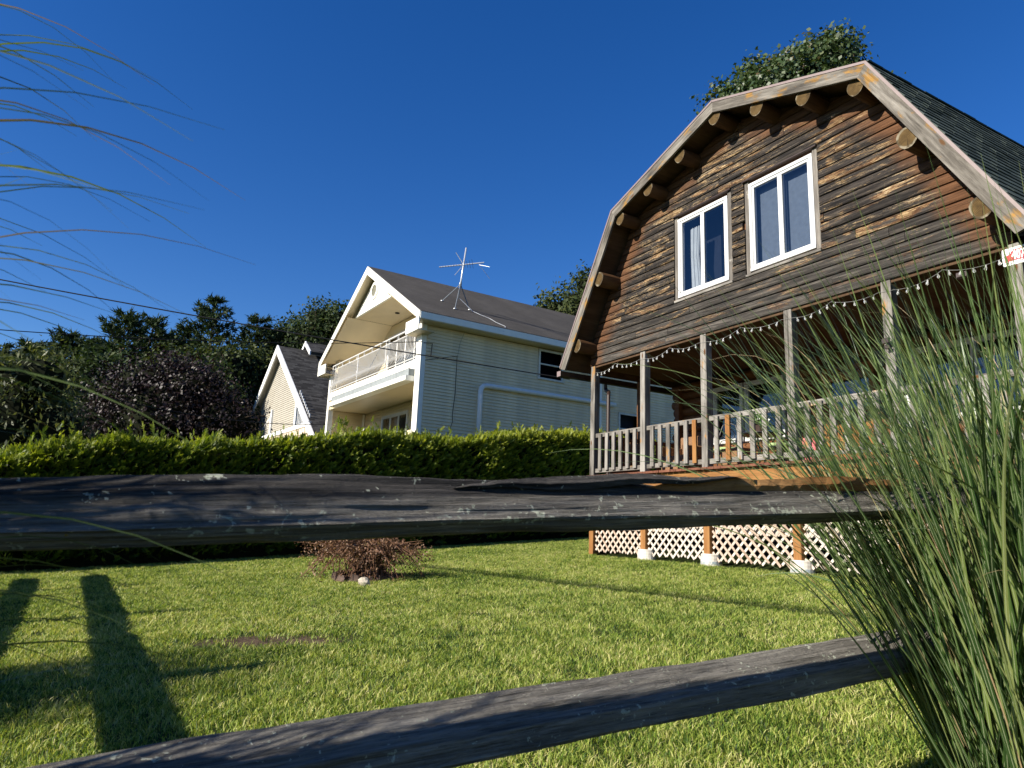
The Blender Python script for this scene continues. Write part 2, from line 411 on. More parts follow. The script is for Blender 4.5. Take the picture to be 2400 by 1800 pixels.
def make_plank_mat():
    m = NB('weathered_log_siding')
    g = m.pos(); xyz = m.sep(g)
    # cabin coordinates
    dx = m.math('SUBTRACT', xyz[0], P1.x); dy = m.math('SUBTRACT', xyz[1], P1.y)
    u = m.math('ADD', m.math('MULTIPLY', dx, U.x), m.math('MULTIPLY', dy, U.y)); z = xyz[2]
    rr = m.rand(); off = m.math('MULTIPLY', rr, 41.0)
    v = m.comb(m.math('ADD', u, off), off, m.math('ADD', z, m.math('MULTIPLY', off, 0.37)))
    a = m.math('ABSOLUTE', m.math('SUBTRACT', u, 3.98))
    d1 = m.math('MULTIPLY', m.math('SUBTRACT', m.math('SUBTRACT', 7.55, m.math('MULTIPLY', a, 0.345)), z), 0.94)
    d2 = m.math('MULTIPLY', m.math('SUBTRACT', m.math('SUBTRACT', 10.9, m.math('MULTIPLY', a, 1.66)), z), 0.52)
    dist = m.math('MINIMUM', d1, d2)
    wob = m.noise(m.map(v, (1.0, 6, 3)), 1.2, 4, 0.6)
    prot = m.math('SUBTRACT', 1.0, m.step(m.math('ADD', dist, m.math('MULTIPLY', m.math('SUBTRACT', wob, 0.5), 0.9)), 0.22, 0.62))
    streak = m.noise(m.map(v, (1.0, 6, 17)), 1.7, 8, 0.66, 0.7)
    streak2 = m.noise(m.map(v, (1.8, 9, 46)), 2.6, 8, 0.74, 1.1)
    patch = m.noise(m.map(v, (0.8, 4, 4.5)), 1.35, 6, 0.62, 1.2)
    lowgrey = m.math('SUBTRACT', 1.0, m.step(m.math('ADD', z, m.math('MULTIPLY', m.math('SUBTRACT', wob, .5), 1.2)), 3.9, 5.0))
    dark = m.ramp(streak, [(0.34, (0.006, 0.0055, 0.0055)), (0.5, (0.024, 0.020, 0.018)), (0.66, (0.075, 0.062, 0.052))])
    grey = m.ramp(streak, [(0.30, (0.016, 0.0145, 0.013)), (0.5, (0.056, 0.050, 0.044)), (0.70, (0.15, 0.135, 0.116))])
    orange = m.ramp(streak, [(0.3, (0.028, 0.013, 0.006)), (0.5, (0.085, 0.038, 0.016)), (0.7, (0.19, 0.092, 0.036))])
    prc = m.ramp(streak, [(0.25, (0.038, 0.017, 0.008)), (0.5, (0.098, 0.045, 0.021)), (0.75, (0.17, 0.082, 0.040))])
    tan = m.ramp(streak, [(0.3, (0.16, 0.09, 0.037)), (0.5, (0.38, 0.265, 0.135)), (0.70, (0.60, 0.49, 0.32))])
    wea = m.mix(m.math('MULTIPLY', lowgrey, 0.8), dark, grey)
    fo = m.math('ADD', patch, m.math('MULTIPLY', m.math('SUBTRACT', rr, 0.5), 0.10))
    wea = m.mix(m.math('MULTIPLY', m.step(fo, 0.53, 0.62), m.math('SUBTRACT', 1.0, m.math('MULTIPLY', lowgrey, .55))), wea, orange)
    # flaked pale wood: ragged streaks, less at the bottom
    tn = m.math('ADD', m.math('MULTIPLY', streak2, 0.62), m.math('MULTIPLY', patch, 0.40))
    tn = m.math('SUBTRACT', tn, m.math('MULTIPLY', lowgrey, 0.05))
    flk = m.step(m.noise(m.map(v, (4.5, 8, 26)), 3.0, 6, 0.7, 0.6), .40, .50)
    wea = m.mix(m.math('MULTIPLY', m.math('MULTIPLY', m.step(tn, 0.545, 0.575), flk), 0.95), wea, tan)
    wea = m.mix(1.0, wea, m.ramp(m.math('FRACT', m.math('MULTIPLY', rr, 7.3)), [(0, (.80, .80, .80)), (1, (1.06, 1.06, 1.06))]), 'MULTIPLY')
    col = m.mix(prot, wea, prc)
    crack = m.step(m.noise(m.map(v, (0.7, 8, 60)), 1.6, 4, 0.6, 0.5), 0.60, 0.68)
    col = m.mix(m.math('MULTIPLY', crack, 0.6), col, (0.012, 0.009, 0.007))
    k = m.voro(m.map(v, (1.0, 1, 2.2)), 2.4)
    col = m.mix(m.math('SUBTRACT', 1.0, m.step(k, 0.03, 0.07)), col, (0.03, 0.013, 0.006))
    m.base(col, 0.85, 0.2)
    m.bump(m.math('ADD', m.math('SUBTRACT', streak, m.math('MULTIPLY', crack, 0.6)), streak2), 0.7, 0.012)
    return m.m
M_plank = make_plank_mat()

def make_logend_mat():
    m = NB('cut_log_end')
    v = m.coord(); x = m.sep(v)
    off = m.math('MULTIPLY', m.rand(), 20.0)
    vv = m.comb(x[0], off, x[2])
    r = m.math('SQRT', m.math('ADD', m.math('MULTIPLY', x[0], x[0]), m.math('MULTIPLY', x[2], x[2])))
    n = m.noise(vv, 9, 4)
    w = m.math('SINE', m.math('ADD', m.math('MULTIPLY', r, 420.0), m.math('MULTIPLY', n, 9.0)))
    f = m.math('ADD', m.math('MULTIPLY', m.math('ADD', w, 1.0), 0.18), m.math('MULTIPLY', n, 0.75))
    c = m.ramp(f, [(0.2, (0.016, 0.010, 0.005)), (0.45, (0.052, 0.032, 0.012)), (0.7, (0.105, 0.066, 0.024)), (0.9, (0.16, 0.11, 0.05))])
    ang = m.math('ARCTAN2', x[2], x[0])
    ck = m.math('ABSOLUTE', m.math('SUBTRACT', m.math('ADD', ang, m.math('MULTIPLY', n, 0.9)), m.math('SUBTRACT', m.math('MULTIPLY', m.rand(), 5.0), 2.4)))
    c = m.mix(m.math('MULTIPLY', m.math('SUBTRACT', 1.0, m.step(ck, 0.03, 0.09)), 0.8), c, (0.02, 0.012, 0.006))
    c = m.mix(m.step(r, 0.105, 0.125), c, m.mix(m.step(n, .45, .6), (0.06, 0.045, 0.026), (0.20, 0.17, 0.12)))
    m.base(c, 0.85, 0.15); m.bump(f, 0.3, 0.004)
    return m.m
M_logend = make_logend_mat()

def make_shingle_mat(name, cols, wav=0.0):
    m = NB(name)
    off = m.math('MULTIPLY', m.rand(), 33.0)
    p = m.pos()
    n1 = m.noise(p, 60, 3, 0.7); n2 = m.noise(p, 2.0, 4)
    f = m.math('ADD', m.math('MULTIPLY', n1, 0.5), m.math('ADD', m.math('MULTIPLY', n2, 0.3), m.math('MULTIPLY', m.rand(), 0.25)))
    m.base(m.ramp(f, cols), 0.95, 0.1); m.bump(n1, 0.5, 0.004)
    return m.m
M_shingle = make_shingle_mat('dark_green_shingle', [(0.25, (0.014, 0.019, 0.016)), (0.5, (0.042, 0.054, 0.047)), (0.75, (0.09, 0.11, 0.098))])

XC = 3.98                                   # cabin centre line
OH = -0.47                                  # overhang of the gable
PEAK, KNEE, EAVE = (0.0, 7.63), (2.74, 6.71), (4.45, 3.82)
cabin = empty('log_cabin', P1, ROT_CABIN, 'weathered brown log cabin with gambrel roof and open front porch', 'cabin')

def under(a, t=0.17):
    """height of the roof underside at distance a from the centre line"""
    if a < KNEE[0] - 0.03:
        return PEAK[1] - (PEAK[1] - KNEE[1]) / KNEE[0] * a - t / 0.948
    s = (KNEE[1] - EAVE[1]) / (EAVE[0] - KNEE[0])
    return KNEE[1] - s * (a - KNEE[0]) - t * sqrt(1 + s * s)

def half_at(z):
    lo, hi = 0.0, 4.3
    for _ in range(30):
        mid = (lo + hi) / 2
        if under(mid) > z: lo = mid
        else: hi = mid
    return min(lo, 4.02)

WIN = [(2.60, 3.80, 4.625, 6.13), (4.26, 5.47, 4.625, 6.13)]

def cabin_gable():
    b = MB()
    pts = [(0.0, 3.80), (7.96, 3.80)]
    zs = [3.9, 4.2, 4.6, 5.2, 5.8, 6.3, 6.6]
    right = [(XC + half_at(z), z) for z in zs] + [(XC + 1.4, under(1.4)), (XC, under(0))]
    left = [(2 * XC - x, z) for x, z in reversed(right[:-1])]
    poly = pts + right + left
    # panels around the two window openings
    w0, w1 = WIN
    def clip(x0, x1, z0, z1):
        n = 10
        top = [(x0 + (x1 - x0) * i / n) for i in range(n + 1)]
        p = [(x0, z0), (x1, z0)] + [(x, min(z1, under(abs(x - XC)))) for x in reversed(top)]
        b.prism(p, 0.05, 0.12)
    for (x0, x1, z0, z1) in [(0.02, 7.94, 3.81, 4.625), (0.3, 2.60, 4.625, 6.13), (3.80, 4.26, 4.625, 6.13), (5.47, 7.66, 4.625, 6.13), (1.25, 6.71, 6.13, 8)]:
        clip(x0, x1, z0, z1)
    wall = b.build('gable_wall', M_logdark, cabin)
    # the siding, plank by plank
    z = 3.828; row = 0; r = random.Random(5)
    while z < 7.3:
        h = 0.165 if row == 0 else 0.139
        zt = z + h - 0.004
        hw0, hw1 = half_at(z + 0.004), half_at(zt)
        if hw1 < 0.12: break
        xl, xr = XC - hw0, XC + hw0
        cuts = [xl]
        x = xl + r.uniform(0.8, 3.2)
        while x < xr - 0.7:
            cuts.append(x); x += r.uniform(1.5, 3.6)
        cuts.append(xr)
        segs = []
        for a, c in zip(cuts[:-1], cuts[1:]):
            sub = [(a, c)]
            for (w0_, w1_, s0, s1) in WIN:
                if zt > s0 - 0.06 and z < s1 + 0.05:
                    nx = []
                    for (p, q) in sub:
                        if q <= w0_ - .09 or p >= w1_ + .09: nx.append((p, q)); continue
                        if p < w0_ - .09: nx.append((p, w0_ - .09))
                        if q > w1_ + .09: nx.append((w1_ + .09, q))
                    sub = nx
            segs += sub
        for (a, c) in segs:
            if c - a < 0.05: continue
            prof = [(0.05, 0.0), (0.014, 0.003), (-0.004, 0.012), (-0.012, 0.035), (-0.013, h * 0.55), (-0.009, h - 0.022), (0.002, h - 0.008), (0.05, h - 0.004)]
            dy = r.uniform(-0.004, 0.004); g = 0.0025
            V = []; tilt = r.uniform(-0.003, 0.003)
            for (x_, end) in ((a, 0), (c, 1)):
                for (py, pz) in prof:
                    xx = x_ + (g if end == 0 else -g)
                    hwz = half_at(z + pz)
                    xx = max(XC - hwz, min(XC + hwz, xx))
                    V.append((xx - (a + c) / 2, py + (dy if py < 0.045 else 0), pz + (tilt if end else -tilt)))
            n = len(prof)
            F = [(i, i + 1, n + i + 1, n + i) for i in range(n - 1)] + [(n - 1, 0, n, 2 * n - 1), tuple(range(n - 1, -1, -1)), tuple(range(n, 2 * n))]
            mb = MB(); mb.add(V, F)
            mb.build('plank', M_plank, wall, loc=((a + c) / 2, 0, z))
        z += h; row += 1
    return wall
wall = cabin_gable()

def cabin_roof():
    Y0, Y1 = OH + 0.02, 9.0
    T = 0.12
    def slab(p, q, name, s):
        b = MB()
        (a0, z0), (a1, z1) = p, q
        nx, nz = (z0 - z1), (a1 - a0); L = hypot(nx, nz); nx /= L; nz /= L
        poly = [(XC + s * a0, z0), (XC + s * a1, z1), (XC + s * (a1 - nx * T), z1 - nz * T), (XC + s * (a0 - nx * T), z0 - nz * T)]
        b.prism(poly, Y0, Y1)
        return b.build(name, M_soffit, cabin)
    for s in (-1, 1):
        up = slab(PEAK, KNEE, 'roof', s); lo = slab(KNEE, EAVE, 'roof', s)
        # shingles: tabs in courses; singly where the photo shows them (right lower slope)
        for (p, q, ro) in ((PEAK, KNEE, up), (KNEE, EAVE, lo)):
            near = (s == 1 and ro is lo)
            (a0, z0), (a1, z1) = p, q
            L = hypot(a1 - a0, z1 - z0); dxs, dzs = (a1 - a0) / L, (z1 - z0) / L; nx, nz = -dzs, dxs
            EX, TW = (0.142, 0.32)
            nC = int(L / EX); rest = MB(); cnt = 0
            r = random.Random(3)
            for ci in range(nC + 1):
                t0 = ci * EX; t1 = min(t0 + EX * 1.35, L + 0.03)
                y = Y0 - 0.035 - (ci % 2) * TW * 0.5
                while y < Y1:
                    ya, yb = max(y, Y0 - 0.035) + 0.003, min(y + TW, Y1) - 0.003
                    if yb - ya > 0.03:
                        th0, th1 = 0.004, 0.016 + r.uniform(0, 0.007)
                        jag = r.uniform(-0.008, 0.008)
                        def P_(t, yy, h): return (s * (a0 + dxs * t + nx * h) + XC, yy, z0 + dzs * t + nz * h)
                        V = [P_(t0, ya, th0), P_(t0, yb, th0), P_(t1 + jag, yb, th1), P_(t1 + jag, ya, th1), P_(t1 + jag, yb, 0.001), P_(t1 + jag, ya, 0.001)]
                        F = [(0, 1, 2, 3), (3, 2, 4, 5), (0, 3, 5), (1, 4, 2)]
                        if s == -1: F = [tuple(reversed(f)) for f in F]
                        if near and cnt < 300 and y < 3.2:
                            c = Vector(V[0]); MB().add([Vector(p_) - c for p_ in V], F).build('shingle', M_shingle, ro, loc=c); cnt += 1
                        else: rest.add(V, F)
                    y += TW
            if rest.f:
                o = rest.build('shingle', M_shingle, ro); o['kind'] = 'stuff'
    # ridge cap
    MB().prism([(XC - 0.14, PEAK[1] - 0.02), (XC, PEAK[1] + 0.045), (XC + 0.14, PEAK[1] - 0.02), (XC, PEAK[1] + 0.03)], Y0 - .03, Y1).build('ridge_cap', M_shingle, cabin)
    # rake boards and drip edge
    W = 0.175
    def board(p, q, s, name, mat, y0, y1, t0, t1, pin=(0, 0), qin=(0, 0)):
        (a0, z0), (a1, z1) = p, q
        dx, dz = a1 - a0, z1 - z0; L = hypot(dx, dz); dx /= L; dz /= L; nx, nz = -dz, dx
        ang = atan2(dz, s * dx)
        poly = []
        for (ax_, az_, h, e) in ((a0, z0, t0, pin[0]), (a1, z1, t0, qin[0]), (a1, z1, t1, qin[1]), (a0, z0, t1, pin[1])):
            poly.append(((s * (ax_ + nx * h + dx * e)), az_ + nz * h + dz * e))
        cx = sum(x for x, _ in poly) / 4; cz = sum(z_ for _, z_ in poly) / 4
        loc = [((x - cx) * cos(-ang) - (z_ - cz) * sin(-ang), (x - cx) * sin(-ang) + (z_ - cz) * cos(-ang)) for x, z_ in poly]
        if s == -1: loc = loc[::-1]
        b = MB(); b.prism(loc[::-1], y0, y1)
        o = b.build(name, mat, cabin, loc=(XC + cx, 0, cz)); o.rotation_euler = (0, -ang, 0)
        return o
    mk = 0.20                                # mitre offsets
    for s in (-1, 1):
        f1 = (0.335 * 1)
        board(PEAK, KNEE, s, 'rake_board', M_rake, OH - 0.025, OH + 0.018, -0.03, -0.03 - W, (0.0, (W) * 0.33), (0.0, -(W) * 0.36))
        board(KNEE, EAVE, s, 'rake_board', M_rake, OH - 0.024, OH + 0.017, -0.03, -0.03 - W, (0.0, (W) * 0.36), (0.02, -0.02))
        board(PEAK, KNEE, s, 'drip_edge', M_pink, OH - 0.034, OH - 0.006, 0.006, -0.03, (0, 0), (0.0, 0))
        board(KNEE, EAVE, s, 'drip_edge', M_pink, OH - 0.033, OH - 0.007, 0.006, -0.03, (0, 0), (0.0, 0))
    # purlin logs poking out under the roof
    for (a, zc, rad) in ((0, 7.335, .125), (0.87, 7.05, .125), (1.72, 6.765, .125), (2.53, 6.475, .125), (3.17, 5.42, .145), (3.93, 4.20, .14)):
        for s in ((1,) if a == 0 else (-1, 1)):
            b = MB(); n = 20; r = random.Random(int(a * 100) + s)
            ys = [OH + 0.03 + r.uniform(-.015, .03), -0.2, 0.02, 0.3]
            ring = [rad * (1 + 0.05 * sin(3 * 2 * pi * j / n + r.random() * 0.3) + r.uniform(-.015, .015)) for j in range(n)]
            vs = [(ring[j] * cos(2 * pi * j / n), y, min(ring[j] * sin(2 * pi * j / n), 99)) for y in ys for j in range(n)]
            b.add(vs, [(i * n + j, (i + 1) * n + j, (i + 1) * n + (j + 1) % n, i * n + (j + 1) % n) for i in range(len(ys) - 1) for j in range(n)])
            b.mi = 1; b.add(vs[:n], [tuple(range(n))])
            o = b.build('purlin', [M_purlin, M_logend], cabin, loc=(XC + s * a, 0, zc))
    # gutters along both eaves with hangers and a downspout elbow
    for s in (-1, 1):
        x = XC + s * (EAVE[0] + 0.05)
        b = MB(); z = EAVE[1] - 0.12
        b.prism([(x - 0.06, z - 0.06), (x + 0.06, z - 0.06), (x + 0.07, z + 0.05), (x + 0.055, z + 0.05), (x + 0.045, z - 0.045), (x - 0.045, z - 0.045), (x - 0.055, z + 0.05), (x - 0.07, z + 0.05)], OH, 9)
        g = b.build('gutter', M_gutter, cabin)
        e = MB(); e.box(x - 0.068, x + 0.068, OH - 0.012, OH - 0.002, z - 0.06, z + 0.05); e.build('end_cap', M_pink, g)
    x = XC - EAVE[0] - 0.05; z = EAVE[1] - 0.18
    MB().tube([(x, 0.75, z), (x, 0.75, z - 0.10), (x + 0.05, 0.74, z - 0.17), (x + 0.38, 0.55, z - 0.26), (x + 0.44, 0.5, z - 0.34), (x + 0.44, 0.5, 0.2)], 0.04, 8).build('downspout', M_gutter, cabin)
cabin_roof()

def window(parent, x0, x1, z0, z1, y, depth=0.07, nl=2, fw=0.055, name='window', mat=None, gm=None):
    mat = mat or M_white
    w = MB()
    w.cbox(x0, x1, y, y + depth, z1 - fw, z1, .006).cbox(x0, x1, y, y + depth, z0, z0 + fw, .006)
    w.cbox(x0, x0 + fw, y + .001, y + depth, z0 + fw, z1 - fw, .006).cbox(x1 - fw, x1, y + .001, y + depth, z0 + fw, z1 - fw, .006)
    f = w.build(name, mat, parent)
    lw = (x1 - x0 - 2 * fw) / nl
    for i in range(nl):
        a = x0 + fw + lw * i; c = a + lw; s = 0.042
        q = MB(); d0, d1 = y + 0.014, y + depth - 0.01
        e = 0.002
        q.cbox(a + e, c - e, d0, d1, z1 - fw - s, z1 - fw - e, .005).cbox(a + e, c - e, d0, d1, z0 + fw + e, z0 + fw + s, .005)
        q.cbox(a + e, a + s, d0, d1, z0 + fw + s, z1 - fw - s, .005).cbox(c - s, c - e, d0, d1, z0 + fw + s, z1 - fw - s, .005)
        q.build('sash', mat, f)
        g = MB(); g.add([(a + s, y + .034, z0 + fw + s), (c - s, y + .034, z0 + fw + s), (c - s, y + .034, z1 - fw - s), (a + s, y + .034, z1 - fw - s)], [(0, 1, 2, 3)])
        g.build('pane', gm or M_glass, f)
    return f

M_casing = wood('dark_window_casing', [(0.25, (0.05, 0.045, 0.04)), (0.5, (0.14, 0.125, 0.11)), (0.8, (0.33, 0.30, 0.26))], 'z', 14, 2.5, patch=(0.62, 0.58, 0.5), patch_amt=(0.62, 0.7))
M_curtain = plain('white_curtain', (0.40, 0.41, 0.42), 0.9, 0.1, var=0.06)
M_screen = plain('grey_blue_blind', (0.085, 0.10, 0.125), 0.9, 0.1, var=0.08, scale=14)
def cabin_windows():
    for i, (x0, x1, z0, z1) in enumerate(WIN):
        w = window(cabin, x0, x1, z0, z1, -0.005, 0.09, 2)
        for xa, xb in ((x0 - .085, x0 - .003), (x1 + .003, x1 + .085)):
            c = MB(); c.cbox(xa, xb, 0.003, 0.05, z0 - 0.03, z1 + 0.05, .005); c.build('casing', M_casing, w)
        c = MB(); c.cbox(x0 - .10, x1 + .10, -0.045, 0.05, z1 + 0.052, z1 + 0.075, .004); c.build('head_flashing', M_gutter, w)
        c = MB(); c.cbox(x0 - .09, x1 + .09, -0.02, 0.05, z0 - 0.075, z0 - 0.031, .006); c.build('sill', M_railx, w)
        b = MB(); b.box(x0 - .02, x1 + .02, 0.5 if i == 0 else 0.16, 0.52 if i == 0 else 0.18, z0 - .05, z1 + .05); b.build('room_back', M_dark if i == 0 else M_screen, w)
        if i == 0:
            b = MB(); b.box(x0 - .02, x0 - .015, .09, .5, z0 - .05, z1 + .05).box(x1 + .015, x1 + .02, .09, .5, z0 - .05, z1 + .05).box(x0 - .02, x1 + .02, .09, .5, z1 + .05, z1 + .06); b.build('room_side', M_dark, w)
            q = MB(); n = 40
            V = []
            for j in range(n + 1):
                t = j / n
                for zz, wd in ((z0 + .06, 0.25), (z0 + .75, 0.20), (z1 - .22, 0.24)):
                    V.append((x0 + .17 + t * wd + (0.02 if zz < z0 + .5 else 0), 0.15 + 0.022 * sin(t * 5.2 * 2 * pi) + .01 * sin(t * 17), zz))
            q.add(V, [(j * 3 + k, (j + 1) * 3 + k, (j + 1) * 3 + k + 1, j * 3 + k + 1) for j in range(n) for k in (0, 1)])
            q.build('curtain', M_curtain, w, smooth=True)
cabin_windows()

# ---------------------------------------------------------------- porch
POSTS = [(-0.03, 0.105), (1.545, 1.68), (3.115, 3.25), (4.85, 4.985), (6.40, 6.535), (7.93, 8.06)]
BACK = 2.45
def make_footing_mat():
    m = NB('pale_concrete')
    v = m.coord(); n = m.noise(v, 7, 6, 0.65); w = m.noise(m.map(v, (1, 1, 22)), 3, 3)
    f = m.math('ADD', m.math('MULTIPLY', n, 0.6), m.math('MULTIPLY', w, 0.4))
    m.base(m.ramp(f, [(0.3, (0.22, 0.19, 0.15)), (0.5, (0.52, 0.48, 0.42)), (0.7, (0.72, 0.69, 0.63))]), 0.9, 0.1); m.bump(f, 0.5, 0.01)
    return m.m
M_concrete = make_footing_mat()

def text_mesh(txt, size, name, mat, parent, loc, rot, bold=0.0, ext=0.0015, shear=0.0, sx=1.0):
    cu = bpy.data.curves.new(name, 'FONT'); cu.body = txt; cu.size = size; cu.extrude = ext; cu.offset = bold; cu.align_x = 'LEFT'; cu.shear = shear; cu.resolution_u = 4
    t = bpy.data.objects.new(name, cu); COL.objects.link(t)
    dg = bpy.context.evaluated_depsgraph_get()
    me = bpy.data.meshes.new_from_object(t.evaluated_get(dg)); COL.objects.unlink(t); bpy.data.objects.remove(t)
    me.materials.clear(); me.materials.append(mat)
    o = bpy.data.objects.new(name, me); o.location = loc; o.rotation_euler = rot; o.scale = (sx, 1, 1)
    return link(o, parent)

def cabin_porch():
    # posts
    for i, (a, b) in enumerate(POSTS):
        mb = MB(); c = (a + b) / 2
        if i == 3:                                          # this one is two boards side by side
            mb.cbox(a - c, -0.004, 0, 0.14, 0, 2.30, .006).cbox(0.0, b - c, 0.003, 0.14, 0, 2.30, .006)
        else: mb.cbox(a - c, b - c, 0, 0.14, 0, 2.30, .007)
        mb.build('porch_post', M_post, cabin, loc=(c, 0, 1.525))
        gzl = 0.19 if i else 0.02
        mb = MB(); mb.cbox(a - c, b - c, 0.01, 0.13, gzl, 1.24, .006)
        pp = mb.build('pier_post', M_fresh, cabin, loc=(c, 0, 0))
        if 0 < i:
            f = MB(); n = 24; r = random.Random(i)
            f.lathe([(0.17, -0.25), (0.168, -0.05), (0.165, 0.1), (0.162, 0.175), (0.15, 0.188)], n)
            fo = f.build('footing', M_concrete, cabin, smooth=False, loc=(c + 0.02, 0.09, 0.0))
            if i in (2, 3):
                # faded printed name on the form tube, wrapped round the cylinder
                t = text_mesh('QUIK-TUBE', 0.062, 'printed_name', M_print, fo, (0, 0, 0), (0, 0, 0), ext=0.0005)
                for v_ in t.data.vertices:
                    ang = -2.15 + v_.co.x / 0.168; zz = v_.co.y; rr = 0.1695 + v_.co.z
                    v_.co = (rr * cos(ang), rr * sin(ang), 0.03 + zz)
    # side posts
    for y in (1.22, 2.3):
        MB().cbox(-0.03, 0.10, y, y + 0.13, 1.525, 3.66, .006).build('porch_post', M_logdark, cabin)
    # deck boards, ends showing at the front
    r = random.Random(2); x = -0.06
    while x < 8.0:
        w = 0.139
        a = -0.055 + r.uniform(-.006, .004)
        spans = [(a, BACK)]
        for (p, q) in POSTS:
            if x + w > p - .004 and x < q + .004: spans = [(a, -0.004), (0.145, BACK)] if x > p - 0.14 else spans
        for (s0, s1) in spans: MB().cbox(x, x + w, s0, s1, 1.527, 1.566 + r.uniform(-.002, .002), .004).build('deck_board', M_deck, cabin)
        x += 0.1455
    MB().cbox(0.11, 7.82, 0.02, 0.06, 1.25, 1.522, .004).build('rim_joist', M_joist, cabin)
    MB().cbox(-0.02, 0.02, 0.15, BACK, 1.25, 1.522, .004).build('rim_joist', M_soffit, cabin)
    # railing
    rail = MB(); rail.box(0.0, 0.01, 0.1, 0.11, 1.5, 1.51)
    ro = None
    for i in range(5):
        L, R = POSTS[i][1], POSTS[i + 1][0]
        mb = MB(); mb.cbox(-(R - L) / 2 + .002, (R - L) / 2 - .002, 0.045, 0.085, 0, 0.083, .004)
        top = mb.build('handrail', M_railx, cabin, loc=((L + R) / 2, 0, 2.332 + r.uniform(-.004, .004)))
        mb = MB(); mb.cbox(-(R - L) / 2 + .002, (R - L) / 2 - .002, 0.045, 0.085, 0, 0.083, .004)
        mb.build('bottom_rail', M_railx, cabin, loc=((L + R) / 2, 0, 1.622 + r.uniform(-.004, .004)))
        for k in range(6):
            cx = L + 0.185 + k * (R - L - 0.36) / 5 + r.uniform(-.006, .006)
            mb = MB(); mb.cbox(-0.046, 0.046, 0.0, 0.04, -0.365, 0.365, .006)
            mt = M_fresh if (i, k) in ((1, 5), (2, 1)) else M_post
            o = mb.build('baluster', mt, cabin, loc=(cx, 0.003, 2.018 + r.uniform(-.006, .006))); o.rotation_euler = (0, r.uniform(-.008, .008), 0)
    for z in (1.66, 2.33): MB().cbox(0.02, 0.06, 0.145, BACK - .1, z, z + .08, .004).build('handrail', M_logdark, cabin)
    for k in range(9):
        y = 0.32 + k * 0.235
        MB().cbox(-0.02, 0.018, y, y + .09, 1.65, 2.38, .004).build('baluster', M_logdark, cabin)
    # lattice skirts
    r = random.Random(8)
    for i in range(5):
        L, R = POSTS[i][1] + 0.004, POSTS[i + 1][0] - 0.004
        z0, z1 = 0.09, 1.24; W = R - L
        lp = empty('lattice_panel', (0, 0, 0)); lp.parent = cabin
        for layer, sgn in ((0, 1 if i % 2 else -1), (1, -1 if i % 2 else 1)):
            mt = M_lattice if (layer == 1 or i % 2) else M_lattice2
            c = L - (z1 - z0) + 0.04
            while c < R + (z1 - z0):
                # strip x = c + sgn*(z - zmid)
                zm = (z0 + z1) / 2
                zb, zt = z0 + r.uniform(-.02, .02), z1
                lo, hi = zb, zt
                xa = c + sgn * (lo - zm); xb = c + sgn * (hi - zm)
                def clipx(xv): return zm + (xv - c) / sgn
                e = 0.012
                if sgn > 0: lo = max(lo, clipx(L + e)); hi = min(hi, clipx(R - e))
                else: lo = max(lo, clipx(R - e)); hi = min(hi, clipx(L + e))
                if hi - lo > 0.06:
                    ya = 0.066 if layer == 0 else 0.076
                    a_ = Vector((c + sgn * (lo - zm), ya, lo)); b_ = Vector((c + sgn * (hi - zm), ya, hi))
                    ctr = (a_ + b_) / 2; ln = (b_ - a_).length
                    mb = MB(); mb.box(-ln / 2, ln / 2, -0.004, 0.004, -0.019, 0.019)
                    o = mb.build('strip', mt, lp, loc=ctr); o.rotation_euler = (0, -atan2(hi - lo, (b_ - a_).x), 0)
                c += 0.168
    MB().cbox(0.1, 7.8, 0.14, 0.18, 0.50, 0.62, .004).build('skirt_rail', M_lattice, cabin)
    for x in (-.02, 7.94): MB().box(x, x + .02, 0.14, 9, -0.2, 1.25).build('skirt_side', M_soffit, cabin)
    MB().box(0.0, 7.96, BACK, BACK + .1, -0.2, 1.5).build('foundation', M_dark, cabin)
    # ceiling
    MB().box(0.0, 7.96, 0.14, BACK, 3.80, 3.82).build('porch_ceiling', M_soffit, cabin)
    MB().cbox(0.0, 7.96, 0.021, 0.139, 3.787, 3.822, .004).build('porch_beam', M_soffit, cabin)
    # back wall of whole logs, openings for windows and the door
    holes = [(1.02, 2.83, 2.30, 3.53), (3.68, 4.66, 1.56, 3.46), (5.28, 7.2, 2.30, 3.53)]
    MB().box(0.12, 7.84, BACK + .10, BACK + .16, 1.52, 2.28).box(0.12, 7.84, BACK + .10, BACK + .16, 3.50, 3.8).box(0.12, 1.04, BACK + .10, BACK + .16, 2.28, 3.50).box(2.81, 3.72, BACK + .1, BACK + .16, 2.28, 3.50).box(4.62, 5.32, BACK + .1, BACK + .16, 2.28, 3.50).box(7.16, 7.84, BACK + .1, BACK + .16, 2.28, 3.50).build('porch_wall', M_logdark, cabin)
    z = 1.66; k = 0; r = random.Random(4)
    while z < 3.85:
        x0 = -0.22 + r.uniform(-.06, .05); segs = [(x0, 8.1)]
        for (h0, h1, s0, s1) in holes:
            if z + .085 > s0 and z - .085 < s1:
                segs = [s for (a, c) in segs for s in ((a, min(c, h0 - .05)), (max(a, h1 + .05), c)) if s[1] - s[0] > .05]
        for (a, c) in segs:
            mb = MB(); n = 14
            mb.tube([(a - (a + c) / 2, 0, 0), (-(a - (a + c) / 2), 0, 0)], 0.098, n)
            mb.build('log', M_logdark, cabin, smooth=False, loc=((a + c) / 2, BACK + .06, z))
        z += 0.183; k += 1
    # side walls and rear so the body is closed
    mb = MB()
    for x in (0.06, 7.84): mb.box(x, x + .06, BACK + .2, 8.8, 1.25, 4.2)
    mb.build('side_wall', M_logdark, cabin)
    MB().prism([(0.02, 1.25), (7.94, 1.25), (7.94, 4.2), (XC + 2.6, 6.6), (XC, 7.45), (XC - 2.6, 6.6), (0.02, 4.2)], 8.7, 8.8).build('rear_wall', M_logdark, cabin)
